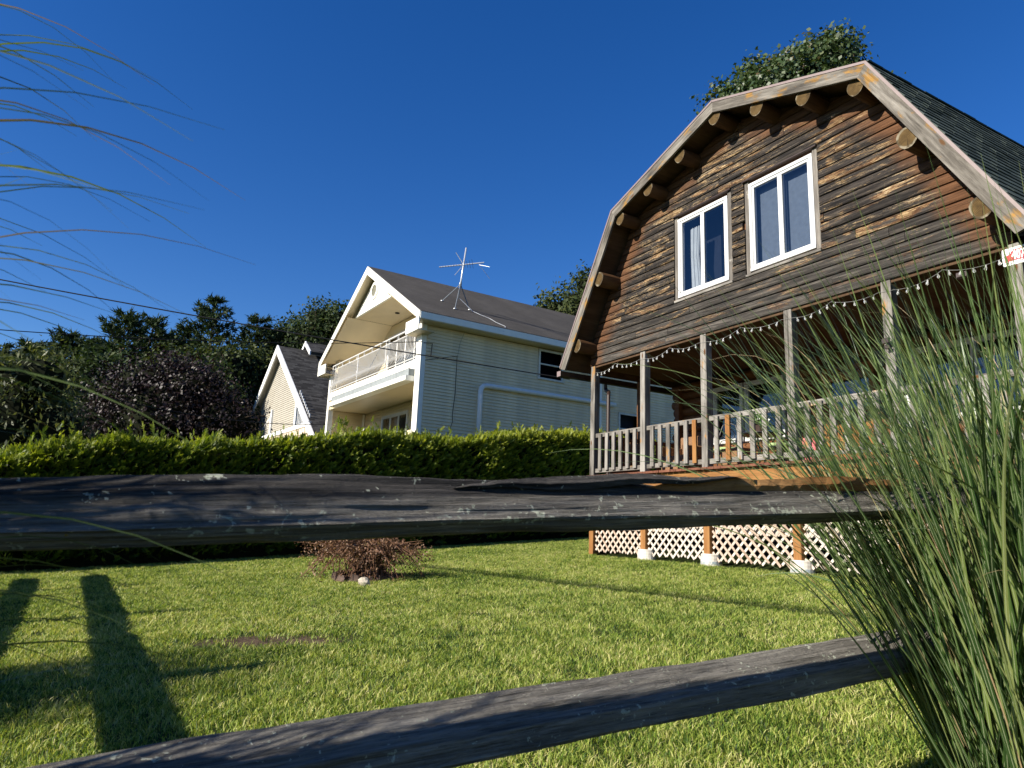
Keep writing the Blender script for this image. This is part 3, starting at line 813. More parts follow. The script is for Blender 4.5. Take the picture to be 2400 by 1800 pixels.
    MB().box(0.05, 7.9, BACK + .45, 8.7, 3.75, 3.8).build('upper_floor', M_dark, cabin)
    # porch windows and door
    for (a, c) in ((1.02, 1.82), (1.87, 2.83)):
        w = window(cabin, a, c, 2.32, 3.52, BACK - .05, .08, 1, .05, 'porch_window', M_porchframe)
        MB().box(a, c, BACK + .3, BACK + .32, 2.25, 3.6).build('room_back', M_dark, w)
    w = window(cabin, 5.30, 7.18, 2.32, 3.52, BACK - .05, .08, 2, .05, 'porch_window', M_porchframe)
    MB().box(5.3, 7.2, BACK + .3, BACK + .32, 2.25, 3.6).build('room_back', M_dark, w)
    MB().box(1.0, 2.85, BACK + .12, BACK + .13, 2.30, 2.5).build('window_shelf', M_white, cabin)
    d = MB(); d.cbox(3.68, 3.77, BACK - .06, BACK + .08, 1.57, 3.44, .005).cbox(4.57, 4.66, BACK - .06, BACK + .08, 1.57, 3.44, .005).cbox(3.69, 4.65, BACK - .065, BACK + .08, 3.36, 3.46, .005)
    do = d.build('door', M_joist, cabin)
    for k in range(5):
        a = 3.775 + k * 0.158; mb = MB(); mb.cbox(-.077, .077, 0, .05, 0, 1.03, .004); mb.build('door_plank', M_fresh, do, loc=(a + .079, BACK, 1.58))
    MB().cbox(3.775, 4.565, BACK - .001, BACK + .05, 2.62, 2.70, .004).cbox(3.775, 4.565, BACK - .001, BACK + .05, 3.22, 3.355, .004).build('door_rail', M_joist, do)
    MB().add([(3.775, BACK + .02, 2.70), (4.565, BACK + .02, 2.70), (4.565, BACK + .02, 3.22), (3.775, BACK + .02, 3.22)], [(0, 1, 2, 3)]).build('pane', M_glass, do)
    MB().box(3.7, 4.6, BACK + .2, BACK + .22, 2.6, 3.3).build('room_back', M_screen, do)
    MB().tube([(4.5, BACK - .02, 2.5), (4.5, BACK - .06, 2.5), (4.42, BACK - .06, 2.5)], .012, 6).build('door_handle', M_gutter, do)
    # wall letters and a thermometer plate right of the door
    M_let = plain('cream_letters', (0.62, 0.58, 0.48), 0.7)
    text_mesh('FI', 0.125, 'wall_letters', M_let, cabin, (4.76, BACK - .055, 3.04), (pi / 2, 0, 0), ext=0.006)
    st = MB(); cx, cz = 4.79, 3.28
    st.add([(cx + (.035 if k % 2 == 0 else .014) * sin(k * pi / 5), BACK - .052, cz + (.035 if k % 2 == 0 else .014) * cos(k * pi / 5)) for k in range(10)], [tuple(range(10))]); st.build('wall_star', M_let, cabin)
    MB().cbox(4.70, 4.86, BACK - .06, BACK - .04, 3.33, 3.60, .004).build('wall_plate', plain('grey_plate', (0.10, 0.12, 0.15), .5), cabin)
    # floodlight on the fifth post and under the beam
    fl = MB(); fl.cbox(6.44, 6.50, -0.05, -0.001, 2.93, 2.96, .003).cbox(6.425, 6.515, -0.09, -0.05, 2.97, 3.04, .006).cbox(6.45, 6.52, -0.08, -0.04, 2.90, 2.93, .003)
    fl.build('floodlight', M_gutter, cabin)
    fl = MB(); fl.cbox(7.35, 7.47, 0.01, 0.06, 3.60, 3.672, .006).cbox(7.37, 7.45, -0.02, 0.01, 3.60, 3.66, .005); fl.build('floodlight', M_gutter, cabin)
M_print = plain('faded_blue_print', (0.30, 0.40, 0.46), 0.9)
M_porchframe = plain('grey_white_frame', (0.55, 0.55, 0.53), 0.5)
cabin_porch()

def string_lights():
    root = empty('string_lights', P1, ROT_CABIN, 'clear bulb string lights swagged under the porch beam between posts', 'string lights')
    M_wire = plain('pale_cable', (0.22, 0.22, 0.21), 0.6)
    m = NB('clear_bulb'); gl = m.n('BsdfGlass'); gl.inputs['Roughness'].default_value = .02; gl.inputs['IOR'].default_value = 1.35
    df = m.n('BsdfDiffuse'); df.inputs[0].default_value = (0.75, 0.75, 0.72, 1); mx = m.n('MixShader'); mx.inputs[0].default_value = 0.35
    m.t.links.new(gl.outputs[0], mx.inputs[1]); m.t.links.new(df.outputs[0], mx.inputs[2]); m.t.links.new(mx.outputs[0], m.out.inputs[0])
    b = MB(); b.lathe([(0.004, 0.0), (0.009, -0.004), (0.010, -0.020), (0.008, -0.022), (0.015, -0.032), (0.019, -0.046), (0.018, -0.058), (0.011, -0.067), (0.003, -0.070)], 10)
    bm_ = b.mesh('bulb'); bm_.materials.append(m.m); bm_.polygons.foreach_set('use_smooth', [True] * len(bm_.polygons))
    pts = []; bulbs = []
    r = random.Random(6)
    for i in range(5):
        L, R = POSTS[i][1], POSTS[i + 1][0]
        knots = [(L + .05, 3.70), ((L + R) / 2 - .02, 3.78), (R - .02, 3.72)]
        for (xa, za), (xb, zb) in zip(knots[:-1], knots[1:]):
            for k in range(9):
                t = k / 8; sag = -0.055 * 4 * t * (1 - t)
                pts.append((xa + (xb - xa) * t, -0.012, za + (zb - za) * t + sag - 0.03))
            for k in range(5):
                t = (k + .5) / 5; sag = -0.055 * 4 * t * (1 - t)
                bulbs.append((xa + (xb - xa) * t, -0.012, za + (zb - za) * t + sag - 0.032))
    MB().tube(pts, 0.0026, 4).build('cable', M_wire, root)
    for (x, y, z) in bulbs:
        o = bpy.data.objects.new('bulb', bm_); link(o, root); o.location = (x, y, z); o.rotation_euler = (r.uniform(-.3, .3), r.uniform(-.3, .3), 0)
string_lights()
# ================================================================== cream two-storey house
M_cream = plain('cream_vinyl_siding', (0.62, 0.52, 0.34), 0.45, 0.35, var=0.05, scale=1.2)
M_cream_shade = plain('shade_side_cream_siding', (0.74, 0.625, 0.41), 0.45, 0.35, var=0.13, scale=1.3)  # copy of the cream for shaded walls, lightened and yellowed against blue skylight
M_trim = plain('white_trim', (0.82, 0.80, 0.72), 0.45, 0.35, var=0.04, scale=3)
M_roofgrey = None
def make_roofgrey():
    m = NB('grey_brown_shingles')
    p = m.pos(); s = m.sep(m.coord())
    # courses run along local y; s[0] across the slope
    n1 = m.noise(p, 0.7, 5, 0.6); n2 = m.noise(m.map(m.coord(), (26, 3, 26)), 1.0, 4, 0.75); n3 = m.noise(p, 45, 3)
    crs = m.math('FRACT', m.math('MULTIPLY', s[0], 6.5))
    f = m.math('ADD', m.math('ADD', m.math('MULTIPLY', n1, 0.35), m.math('MULTIPLY', n2, 0.4)), m.math('MULTIPLY', n3, 0.25))
    c = m.ramp(f, [(0.3, (0.034, 0.031, 0.028)), (0.5, (0.072, 0.066, 0.060)), (0.7, (0.12, 0.11, 0.10))])
    c = m.mix(m.math('MULTIPLY', m.math('SUBTRACT', 1.0, m.step(crs, 0.0, 0.25)), 0.8), c, (0.022, 0.02, 0.018))
    m.base(c, 0.95, 0.1); m.bump(m.math('ADD', crs, n3), 0.4, 0.02)
    return m.m
M_roofgrey = make_roofgrey()
house = empty('cream_house', C0, ROT_HOUSE, 'cream two-storey house with balcony gable and grey shingled roof behind the hedge', 'house')
HW, HLEN = 8.7, 14.0                 # x from -HW to 0, y from 0 back
HC = -HW / 2
EZ, RZ = 6.98, 9.86                  # eave and ridge heights

def lap_wall(name, ax, a0, a1, z0, z1, at, outward, mat, parent, holes=(), lap=0.104, clip=None):
    """vinyl lap siding, one board per course; ax 'x' wall runs along x at y=at, outward is the sign of its normal"""
    b = MB(); t = 0.05
    p0, p1 = (at, at - outward * t)
    lo, hi = min(p0, p1), max(p0, p1)
    def blk(x0_, x1_, za, zb):
        if x1_ - x0_ < .01 or zb - za < .01: return
        if ax == 'x': b.box(x0_, x1_, lo, hi, za, zb)
        else: b.box(lo, hi, x0_, x1_, za, zb)
    if holes:
        (h0, h1, s0, s1) = holes[0]
        blk(a0, a1, z0, s0); blk(a0, a1, s1, z1); blk(a0, h0, s0, s1); blk(h1, a1, s0, s1)
    else: blk(a0, a1, z0, z1)
    w = b.build(name, mat, parent)
    z = z0
    while z < z1 - 0.02:
        zt = min(z + lap, z1)
        segs = [(a0, a1)] if clip is None else [(max(a0, clip(zt)[0]), min(a1, clip(zt)[1]))]
        for (h0, h1, s0, s1) in holes:
            if zt > s0 and z < s1: segs = [s for (p, q) in segs for s in ((p, min(q, h0)), (max(p, h1), q)) if s[1] - s[0] > .02]
        for (p, q) in segs:
            m_ = MB(); o0, o1, o2 = 0.001, 0.030, 0.004
            pr = [(o0, 0.002), (o1, 0.002), (o1, 0.014), (o2, zt - z), (o0, zt - z)]
            pts = []
            L = (q - p) / 2
            for e in (-L + .001, L - .001):
                for (d_, h_) in pr:
                    pts.append((e, outward * d_, h_) if ax == 'x' else (outward * d_, e, h_))
            n = 5; F = [(i, (i + 1) % n, n + (i + 1) % n, n + i) for i in range(n)] + [tuple(range(n - 1, -1, -1)), tuple(range(n, 2 * n))]
            if (ax == 'x') == (outward > 0): F = [tuple(reversed(f)) for f in F]
            m_.add(pts, F)
            c = (p + q) / 2
            m_.build('siding_board', mat, w, loc=((c, at, z) if ax == 'x' else (at, c, z)))
        z += lap
    return w

def white_house():
    h = house
    # right side wall (faces the cabin)
    lap_wall('side_wall', 'y', 0.16, 7.30, 2.0, EZ - 0.28, 0.0, 1, M_cream_shade, h, holes=((4.50, 5.62, 5.58, 6.68),))
    lap_wall('side_wall', 'y', 7.42, HLEN, 2.0, EZ - 0.28, 0.0, 1, M_cream_shade, h, holes=((8.22, 9.3, 3.6, 4.86),))
    MB().box(-0.06, 0.022, 7.30, 7.42, 2.0, EZ - .28).build('wall_trim', M_trim, h)
    # corner trims and left front post
    MB().cbox(-0.33, 0.024, -0.02, 0.16, 2.0, EZ - .2, .01).build('corner_board', M_trim, h)
    MB().cbox(-HW, -HW + 0.2, -0.02, 0.2, 2.0, 6.55, .01).build('corner_board', M_trim, h)
    MB().cbox(-HW + 0.1, -HW + 0.32, 0.22, 0.42, 5.3, 7.0, .01).build('corner_board', M_cream, h)
    # left wall, rear wall
    MB().box(-HW, -HW + 0.06, 0.2, HLEN, 2.0, EZ - .2).build('side_wall', M_cream_shade, h)
    MB().prism([(-HW, 2.0), (0, 2.0), (0, EZ - .3), (HC, RZ - .35), (-HW, EZ - .3)], HLEN - .1, HLEN).build('rear_wall', M_cream_shade, h)
    # roof slabs
    YF = -0.36; T = 0.14
    dxr = 4.35 + 0.50; sl = (RZ - EZ) / dxr
    for s in (-1, 1):
        ang = atan2(RZ - EZ, dxr); L = hypot(RZ - EZ, dxr)
        mb = MB(); mb.box(0, L, YF + .03, HLEN + .3, -T, 0)
        o = mb.build('roof', M_roofgrey, h, loc=(HC, 0, RZ)); o.rotation_euler = (0, ang, 0) if s > 0 else (0, pi - ang, 0)
        if s < 0: o.rotation_euler = (0, ang, pi); o.location = (HC, HLEN + YF + .33, RZ)
        # rake boards
        W = 0.27
        poly = [(HC, RZ - .02), (HC + s * dxr, EZ - .02), (HC + s * dxr, EZ - .02 - .16), (HC + s * (dxr - .45), EZ - .02 - .02), (HC, RZ - .02 - W * 1.15)]
        poly = [(HC, RZ - .015), (HC + s * dxr, EZ - .015), (HC + s * dxr, EZ - .29), (HC + s * (dxr - .1), EZ - .29 + .06), (HC, RZ - .015 - W * 1.15)]
        MB().prism(poly if s < 0 else poly[::-1], YF - .01, YF + .028).build('rake_board', M_trim, h)
        sf = MB(); sf.box(0, L - .05, 0.0, .36 + .1, -T - .03, -T - .004)
        so = sf.build('soffit', M_cream, h, loc=(HC, YF + .03, RZ)); so.rotation_euler = (0, ang, 0)
        if s < 0: so.rotation_euler = (0, ang, pi); so.location = (HC, YF + .03 + .46, RZ)
        # boxed eave return with three laps
        xe = HC + s * dxr
        rt = empty('eave_return'); rt.parent = h
        for k in range(4):
            z0 = EZ - .60 + k * .10; w = 0.98 - 0.0 * k; top = EZ - .02 - .0
            xin = xe - s * min(0.95, 0.95)
            zt = z0 + .098
            # cut by the roof line
            def xr(z): return xe - s * max(0.0, (z - (EZ - .06)) / sl)
            p = [(xin, z0), (xr(z0), z0), (xr(zt), zt), (xin, zt)]
            MB().prism(p if s < 0 else p[::-1], YF - .016 - .004 * (k % 2), YF + .02).build('siding_board', M_trim, rt)
        MB().box(min(xin, xe), max(xin, xe), YF + .02, 0.2, EZ - .615, EZ - .602).build('soffit', M_cream, h)
        # eave fascia and soffit down the side
        x0, x1 = sorted((xe - s * .02, xe + s * .02))
        MB().box(x0, x1, YF + .03, HLEN + .3, EZ - .24, EZ - .03).build('eave_fascia', M_trim, h)
        MB().box(min(xe, xe - s * .52), max(xe, xe - s * .52), YF + .03, HLEN, EZ - .262, EZ - .245).build('soffit', M_cream, h)
        # sloping lined ceiling of the balcony, board by board
        ce = empty('balcony_ceiling'); ce.parent = h
        zc0, zc1 = 6.0 if s < 0 else 7.0, 8.33
        n = 13
        for k in range(n):
            ta, tb = k / n, (k + 1) / n - .004
            xa0 = HC + s * (4.35 - 2.42 * ta - .0); xb0 = HC + s * (4.35 - 2.42 * tb)
            za_, zb_ = 6.93 + (8.33 - 6.93) * ta, 6.93 + (8.33 - 6.93) * tb
            lift = .02
            V = [(xa0, -.3, za_ - lift), (xa0, 1.64, za_ - lift), (xb0, 1.64, zb_), (xb0, -.3, zb_), (xa0, -.3, za_), (xa0, 1.64, za_)]
            F = [(0, 1, 2, 3), (0, 4, 5, 1)]
            if s < 0: F = [f[::-1] for f in F]
            MB().add(V, F).build('ceiling_board', M_cream, ce)
    # gable panel with its laps and an octagonal window
    gp = MB().prism([(HC - 1.83, 8.31), (HC + 1.83, 8.31), (HC, 9.45)], 0.0, 0.05).build('gable_panel', M_trim, h)
    z = 8.32
    while z < 9.35:
        zt = min(z + .115, 9.40)
        xa = 1.80 * (9.45 - z) / 1.14 + .05; xb = 1.80 * (9.45 - zt) / 1.14 + .05
        MB().add([(HC - xa, -.022, z), (HC + xa, -.022, z), (HC + xb, -.004, zt), (HC - xb, -.004, zt), (HC - xa, 0, z), (HC + xa, 0, z)], [(0, 1, 2, 3), (4, 5, 1, 0)]).build('siding_board', M_trim, gp)
        z += .115
    ow = MB(); R1, R2 = 0.36, 0.245
    def oc(r, y): return [(HC + r * sin(pi / 8 + k * pi / 4), y, 9.0 - .03 + r * cos(pi / 8 + k * pi / 4) * 1.0) for k in range(8)]
    V = oc(R1, -.05) + oc(R2, -.05) + oc(R1, -.001) + oc(R2, -.02)
    ow.add(V, [(k, (k + 1) % 8, 8 + (k + 1) % 8, 8 + k) for k in range(8)] + [(k, 16 + k, 16 + (k + 1) % 8, (k + 1) % 8) for k in range(8)] + [(8 + k, 8 + (k + 1) % 8, 24 + (k + 1) % 8, 24 + k) for k in range(8)])
    owo = ow.build('octagon_window', M_trim, h)
    MB().add(oc(R2, -.03), [tuple(range(7, -1, -1))]).build('pane', plain('grey_pane', (.16, .16, .13), .15, .6), owo)
    # flat ceiling with a dark lamp hole
    MB().box(HC - 1.93, HC + 1.93, 0.0, 1.64, 8.33, 8.36).build('balcony_ceiling', M_cream, h)
    MB().lathe([(0.09, 8.31), (0.09, 8.328)], 12, (HC - .1, 1.0, 0)).build('lamp_hole', M_dark, h)
    # balcony: back wall, side wall, floor, fascia, door
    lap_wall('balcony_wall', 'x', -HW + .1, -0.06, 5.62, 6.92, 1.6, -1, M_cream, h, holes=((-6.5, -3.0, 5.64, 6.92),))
    MB().prism([(-HW + .4, 6.92), (-6.5, 6.92), (-6.5, 7.87), (-3.0, 7.87), (-3.0, 6.92), (-.5, 6.92), (HC + 2.1, 8.3), (HC - 2.1, 8.3)], 1.6, 1.65).build('balcony_wall', M_cream, h)
    lap_wall('balcony_side', 'y', 0.2, 1.6, 5.62, 6.95, -HW + .12, 1, M_cream, h)
    MB().box(-0.12, -0.05, 0.18, 1.6, 5.62, 6.9).build('balcony_side', M_cream, h)
    w = window(h, -6.48, -3.02, 5.66, 7.85, 1.54, .07, 4, .08, 'balcony_door', M_white)
    MB().box(-6.5, -3.0, 1.95, 1.97, 5.6, 7.9).build('room_back', M_screen, w)
    MB().box(-HW + .2, -0.34, 0.04, 1.6, 5.30, 5.62).build('balcony_floor', M_trim, h)
    fa = empty('balcony_fascia'); fa.parent = h
    for k in range(3):
        z = 5.30 + k * .108
        MB().add([(-HW + .16, -.022, z), (-.33, -.022, z), (-.33, .0, z + .106), (-HW + .16, .0, z + .106), (-HW + .16, .03, z), (-.33, .03, z)], [(0, 1, 2, 3), (4, 5, 1, 0)]).build('siding_board', M_trim, fa)
    MB().cbox(-7.62, -0.335, -0.32, 0.02, 4.90, 5.06, .01).build('awning_box', M_trim, h)
    MB().box(-7.6, -0.34, -0.22, .02, 5.065, 5.29).build('awning_bracket', plain('grey_metal', (.25, .27, .27), .5), h)
    # lower storey: recessed wall, side wall, ceiling, window, planter wall
    MB().box(-HW + .1, -.06, 0.03, 2.6, 4.93, 5.29).build('porch_ceiling', M_cream, h)
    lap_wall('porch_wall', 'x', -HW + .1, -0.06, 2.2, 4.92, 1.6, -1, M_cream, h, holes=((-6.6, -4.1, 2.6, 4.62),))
    lap_wall('porch_side', 'y', 0.2, 1.6, 2.2, 4.92, -HW + .12, 1, M_cream, h)
    MB().box(-0.10, -0.05, 0.17, 1.6, 2.2, 4.9).build('porch_side', M_cream, h)
    MB().cbox(-HW + .14, -HW + .24, 1.50, 1.57, 2.2, 4.9, .01).build('porch_trim', M_trim, h)
    w = window(h, -6.58, -4.12, 2.6, 4.60, 1.54, .07, 3, .08, 'porch_window', M_white)
    MB().box(-6.7, -4.0, 1.8, 1.82, 2.5, 4.7).build('room_back', plain('brown_room', (.10, .075, .05), .9), w)
    MB().cbox(-7.9, -6.66, 1.2, 1.5, 2.0, 4.2, .02).build('porch_parapet', M_trim, h)
    # bellied balcony railing
    ra = empty('balcony_railing'); ra.parent = h
    xs0, xs1 = -HW + .28, -0.36
    for z, s_ in ((6.74, .028), (6.57, .02), (5.70, .022)):
        MB().tube([(xs0, .02, z), (xs1, .02, z)], s_, 6).build('rail', M_white, ra)
    prof = [(0.0, 6.57), (0.0, 6.15), (-.02, 6.02), (-.085, 5.90), (-.10, 5.83), (-.07, 5.76), (0.0, 5.70)]
    b = MB(); b.tube([(0, y, z) for y, z in prof], 0.011, 5); bm_ = b.mesh('bar'); bm_.materials.append(M_white)
    x = xs0 + .08; k = 0
    while x < xs1:
        o = bpy.data.objects.new('bar', bm_); link(o, ra); o.location = (x, .02, 0); x += 0.113; k += 1
    b = MB(); b.tube([(.035 * cos(a), 0, 6.655 + .075 * sin(a)) for a in [i * 2 * pi / 12 for i in range(13)]], .008, 4, cap=False); rm = b.mesh('ring'); rm.materials.append(M_white)
    x = xs0 + .3
    while x < xs1:
        o = bpy.data.objects.new('ring', rm); link(o, ra); o.location = (x, .02, 0); x += .78
    for x in (xs0, -5.6, -2.9, xs1):
        MB().tube([(x, .02, 5.62), (x, .02, 6.76)], .024, 6).build('stanchion', M_white, ra)
    # side window, drain pipe, second window
    w = window(h.copy() if False else h, 0, 1, 0, 1, 50, .05, 1) if False else None
    def side_window(y0, y1, z0, z1, dark=True):
        f = MB(); d0, d1 = -.03, .05; fw = .07
        f.cbox(d0, d1, y0, y1, z1 - fw, z1, .006).cbox(d0, d1 + .02, y0 - .04, y1 + .04, z0 - .03, z0 + fw * .6, .006).cbox(d0, d1 - .001, y0, y0 + fw, z0 + .045, z1 - fw, .006).cbox(d0, d1 - .001, y1 - fw, y1, z0 + .045, z1 - fw, .006).cbox(d0, d1 - .01, y0 + fw, y1 - fw, (z0 + z1) / 2 - .02, (z0 + z1) / 2 + .03, .004)
        fo = f.build('window', plain('greyed_frame', (.62, .60, .52), .4), h)
        for za, zb in ((z0 + .05, (z0 + z1) / 2 - .02), ((z0 + z1) / 2 + .03, z1 - fw)):
            MB().add([(.0, y0 + fw, za), (.0, y1 - fw, za), (.0, y1 - fw, zb), (.0, y0 + fw, zb)], [(0, 1, 2, 3)]).build('pane', M_glassdim, fo)
        MB().box(-.3, -.28, y0, y1, z0, z1).build('room_back', M_dark if dark else M_screen, fo)
    side_window(4.52, 5.60, 5.60, 6.66); side_window(8.24, 9.28, 3.62, 4.84, False)
    pts = [(.10, 2.18, 2.0), (.10, 2.18, 4.80), (.10, 2.21, 4.92), (.10, 2.30, 5.0), (.10, 2.42, 5.02), (.10, 6.9, 5.06), (.10, 8.0, 5.07)]
    MB().tube(pts, [.085] * 7, 12).build('drain_pipe', plain('white_drain_pipe', (.74, .75, .74), .35, .4, var=.04), h, smooth=True)
    # conduit and service cable on the side wall
    MB().tube([(.03, .06, 6.1), (.06, .35, 6.12), (.05, .33, 5.7)], .015, 5).build('service_mast', M_gutter, h)
    MB().tube([(.03, 0.15, 5.55), (.035, 1.28, 5.86), (.035, 1.28, 4.6), (.035, 1.22, 3.9), (.04, 1.24, 3.7), (.035, 1.02, 3.0)], .011, 5).build('wall_cable', M_gutter, h)
    MB().tube([(.035, 1.30, 5.87), (.035, 1.36, 6.3), (.03, 1.5, 6.68)], .006, 5).build('wall_cable', plain('grey_cable', (.3, .3, .27), .6), h)
white_house()

def antenna():
    ang = atan2(RZ - EZ, 4.85)
    # foot on the right roof slope
    def roof_pt(dx, y, lift=0.0): return Vector((HC + dx + lift * sin(ang), y, RZ - dx * math.tan(ang) + lift * cos(ang)))
    base = roof_pt(3.35, 1.72)
    wp = C0 + HX * base.x + HY * base.y; 
    root = empty('tv_antenna', (wp.x, wp.y, base.z), ROT_HOUSE, 'silver television antenna on a tripod standing on the grey roof', 'antenna')
    M_al = plain('aluminium', (.62, .64, .66), .35, .5, .55, var=.06); M_dk = plain('dark_rod', (.16, .18, .20), .45, .5, .3)
    def rel(p): return Vector(p) - base
    top = Vector((0, 0, 1.0)); lean = Vector((.02, .10, 1)).normalized()
    MB().tube([lean * .30, lean * 2.22], .030, 8).build('mast', M_al, root, smooth=True)
    for (dx, y) in ((3.72, 1.45), (2.98, 1.32), (3.4, 2.2)):
        f = rel(roof_pt(dx, y)); MB().tube([f, lean * .84], .018, 6).build('leg', M_dk, root)
        MB().lathe([(.05, 0), (.05, .02)], 8, f).build('foot', M_al, root)
    MB().tube([lean * .82, lean * .90], .048, 8).build('collar', M_dk, root)
    # boom points towards left-front; elements across it
    hub = lean * 1.56
    bd = (HX * -0.0)
    d = Vector((-.55, -.83, -.06)).normalized(); s = Vector((.83, -.55, 0)).normalized()
    bm0, bm1 = hub + d * .85 - Vector((0, 0, .05)), hub - d * .72 + Vector((0, 0, .08))
    MB().tube([bm0, bm1], .026, 6).build('boom', M_al, root)
    ln = [.08, .08, .08, .09, .09, .10, .10, .11, .22, .30, .34, .40, .44]
    for k, l in enumerate(ln):
        t = k / (len(ln) - 1) * .72 + .02
        c = bm0.lerp(bm1, t)
        MB().tube([c - s * l, c + s * l], .007, 4).build('element', M_dk, root)
    for sg in (-1, 1):
        c = hub + Vector((0, 0, .02)); MB().tube([c, c + d * .28 + Vector((0, 0, sg * .42)) + s * .1], .013, 5).build('reflector', M_al, root)
        c = hub - d * .55; MB().tube([c, c - d * .38 + s * (.25 * sg) + Vector((0, 0, -.18 - .25 * (sg < 0)))], .008, 4).build('element', M_al, root)
    cab = [lean * .35, lean * .35 + Vector((.12, .22, -.22)), rel(roof_pt(3.6, 2.2, .03)), rel(roof_pt(3.85, 2.35, .03)), rel(roof_pt(4.1, 2.6, .03)), rel(roof_pt(4.45, 2.65, .03)), rel(roof_pt(4.75, 2.85, .03)), rel(roof_pt(4.93, 2.72, -.1)), rel(Vector((.2, 2.5, 6.72)))]
    MB().tube(cab, .010, 5).build('cable', M_al, root)
antenna()

# ================================================================== chalet further back
def chalet():
    ap = Vector((-12.25, 35.97, 0)); AZ = 9.28
    root = empty('chalet', ap, ROT_HOUSE, 'taupe steep-gabled chalet with white rake boards and charcoal roof behind the hedge', 'house')
    M_tau = NB('taupe_lap_siding')
    s = M_tau.sep(M_tau.coord()); 
    M_tau.base(M_tau.ramp(M_tau.noise(M_tau.coord(), 2, 4), [(.3, (.33, .305, .255)), (.7, (.39, .365, .31))]), .6, .3); M_tau = M_tau.m
    M_char = NB('charcoal_shingles')
    c_ = M_char.coord(); q = M_char.sep(c_)
    row = M_char.math('MULTIPLY', q[0], 7.0); fr = M_char.math('FRACT', row)
    cell = M_char.n('TexWhiteNoise'); cell.noise_dimensions = '2D'
    M_char.set(cell.inputs['Vector'], M_char.comb(M_char.math('FLOOR', row), M_char.math('FLOOR', M_char.math('ADD', M_char.math('MULTIPLY', q[1], 3.2), M_char.math('MULTIPLY', M_char.math('FLOOR', row), .5))), 0))
    cc = M_char.ramp(cell.outputs[0], [(0, (.022, .021, .021)), (1, (.072, .070, .068))])
    M_char.base(M_char.mix(M_char.math('MULTIPLY', M_char.math('SUBTRACT', 1.0, M_char.step(fr, 0, .3)), .8), cc, (.008, .008, .008)), .95, .1); M_char = M_char.m
    def gable(y0, y1, zr, half, slope, front):
        L = half * sqrt(1 + slope * slope); ang = math.atan(slope)
        for sg in (1, -1):
            mb = MB(); mb.box(0, L, 0, y1 - y0, -.16, 0)
            o = mb.build('roof', M_char, root, loc=(0, y0, zr)); o.rotation_euler = (0, ang, 0)
            if sg < 0: o.rotation_euler = (0, ang, pi); o.location = (0, y1, zr)
            # white rake board
            nx, nz = sin(ang), cos(ang); W = .34 if front else .17
            p = [(0, zr + .02), (sg * half, zr + .02 - slope * half), (sg * (half - W * .0) - sg * .0, zr - slope * half - W * 1.2), (0, zr - W * 1.25)]
            MB().prism(p if sg < 0 else p[::-1], y0 - .05, y0 + .02).build('rake_board', M_trim2, root)
            # lap-lined underside, one course per board
            un = MB(); n = int(L / .13)
            for k in range(n):
                t0, t1 = k * L / n, (k + 1) * L / n
                def P(t, y, h): return (sg * (t * cos(ang) - h * nx), y, zr - t * sin(ang) - h * nz)
                V = [P(t0, y0, .175), P(t0, y1, .175), P(t1, y1, .20), P(t1, y0, .20), P(t1, y0, .175), P(t1, y1, .175)]
                F = [(0, 1, 2, 3), (3, 2, 5, 4)]
                un.add(V, F if sg > 0 else [f[::-1] for f in F])
            o = un.build('lap_lining', M_tau, root); o['kind'] = 'stuff'
    M_trim2 = plain('bright_white_trim', (.82, .82, .80), .5)
    gable(0, 6.0, AZ, 8.2, .715, True)
    gable(1.42, 9.0, AZ + .46, 1.0, .715, False)
    # gable wall set back, balcony bars, stone parapet, gate
    MB().prism([(-7.6, 2.4), (7.6, 2.4), (7.6, 3.65), (0, AZ - .2), (-7.6, 3.65)], .32, .42).build('gable_wall', M_tau, root)
    un = MB(); z = 2.5
    while z < AZ - .5:
        zt = z + .11; xa = (AZ - .22 - z) / .715; xb = (AZ - .22 - zt) / .715
        un.add([(-xa, .285, z), (xa, .285, z), (xb, .31, zt), (-xb, .31, zt), (-xa, .31, z), (xa, .31, z)], [(0, 1, 2, 3), (4, 5, 1, 0)]); z = zt
    un.build('lap_siding', M_tau, root)['kind'] = 'stuff'
    MB().cbox(4.02, 4.22, .05, .25, 3.3, 6.1, .01).build('porch_post', M_trim2, root)
    for k in range(9):
        x = 4.4 + k * .22; MB().box(x, x + .05, .1, .15, 4.62, 6.3 - k * .16).build('bar', M_trim2, root)
    MB().prism([(4.25, 4.6), (6.3, 4.6), (4.25, 6.15)], .20, .26).build('recess_shade_panel', M_dark, root)  # solid dark panel painted for the shaded recess behind the bars
    MB().cbox(-1.2, 6.6, -.05, .1, 4.42, 4.62, .02).build('parapet_cap', M_trim2, root)
    M_st = NB('cream_stone_veneer'); vv = M_st.voro(M_st.map(M_st.coord(), (1, 1, 1.8)), 3.0, out='Color'); M_st.base(M_st.mix(.5, vv, (.62, .52, .40)), .9, .1)
    M_st.base(M_st.ramp(M_st.sep(vv)[0], [(0, (.38, .30, .22)), (1, (.72, .62, .5))]), .9, .1)
    r = random.Random(1); pw = empty('parapet'); pw.parent = root
    MB().box(-1.2, 6.6, 0, .06, 2.5, 4.42).build('parapet_core', M_st.m, pw)
    z = 2.6
    while z < 4.38:
        x = -1.2
        while x < 6.5:
            w = r.uniform(.3, .6); hgt = .28
            MB().cbox(x + .01, min(x + w, 6.6) - .01, -.03 - r.random() * .03, -.001, z + .01, z + hgt, .012).build('stone', M_st.m, pw); x += w
        z += .30
    MB().cbox(-.9, -.72, .2, .5, 3.2, 6.0, .01).build('gate_post', M_trim2, root)
    for k in range(6):
        x = -1.15 - k * .28; MB().box(x, x + .08, .3, .34, 3.2, 5.75 - .12 * k).build('bar', M_trim2, root)
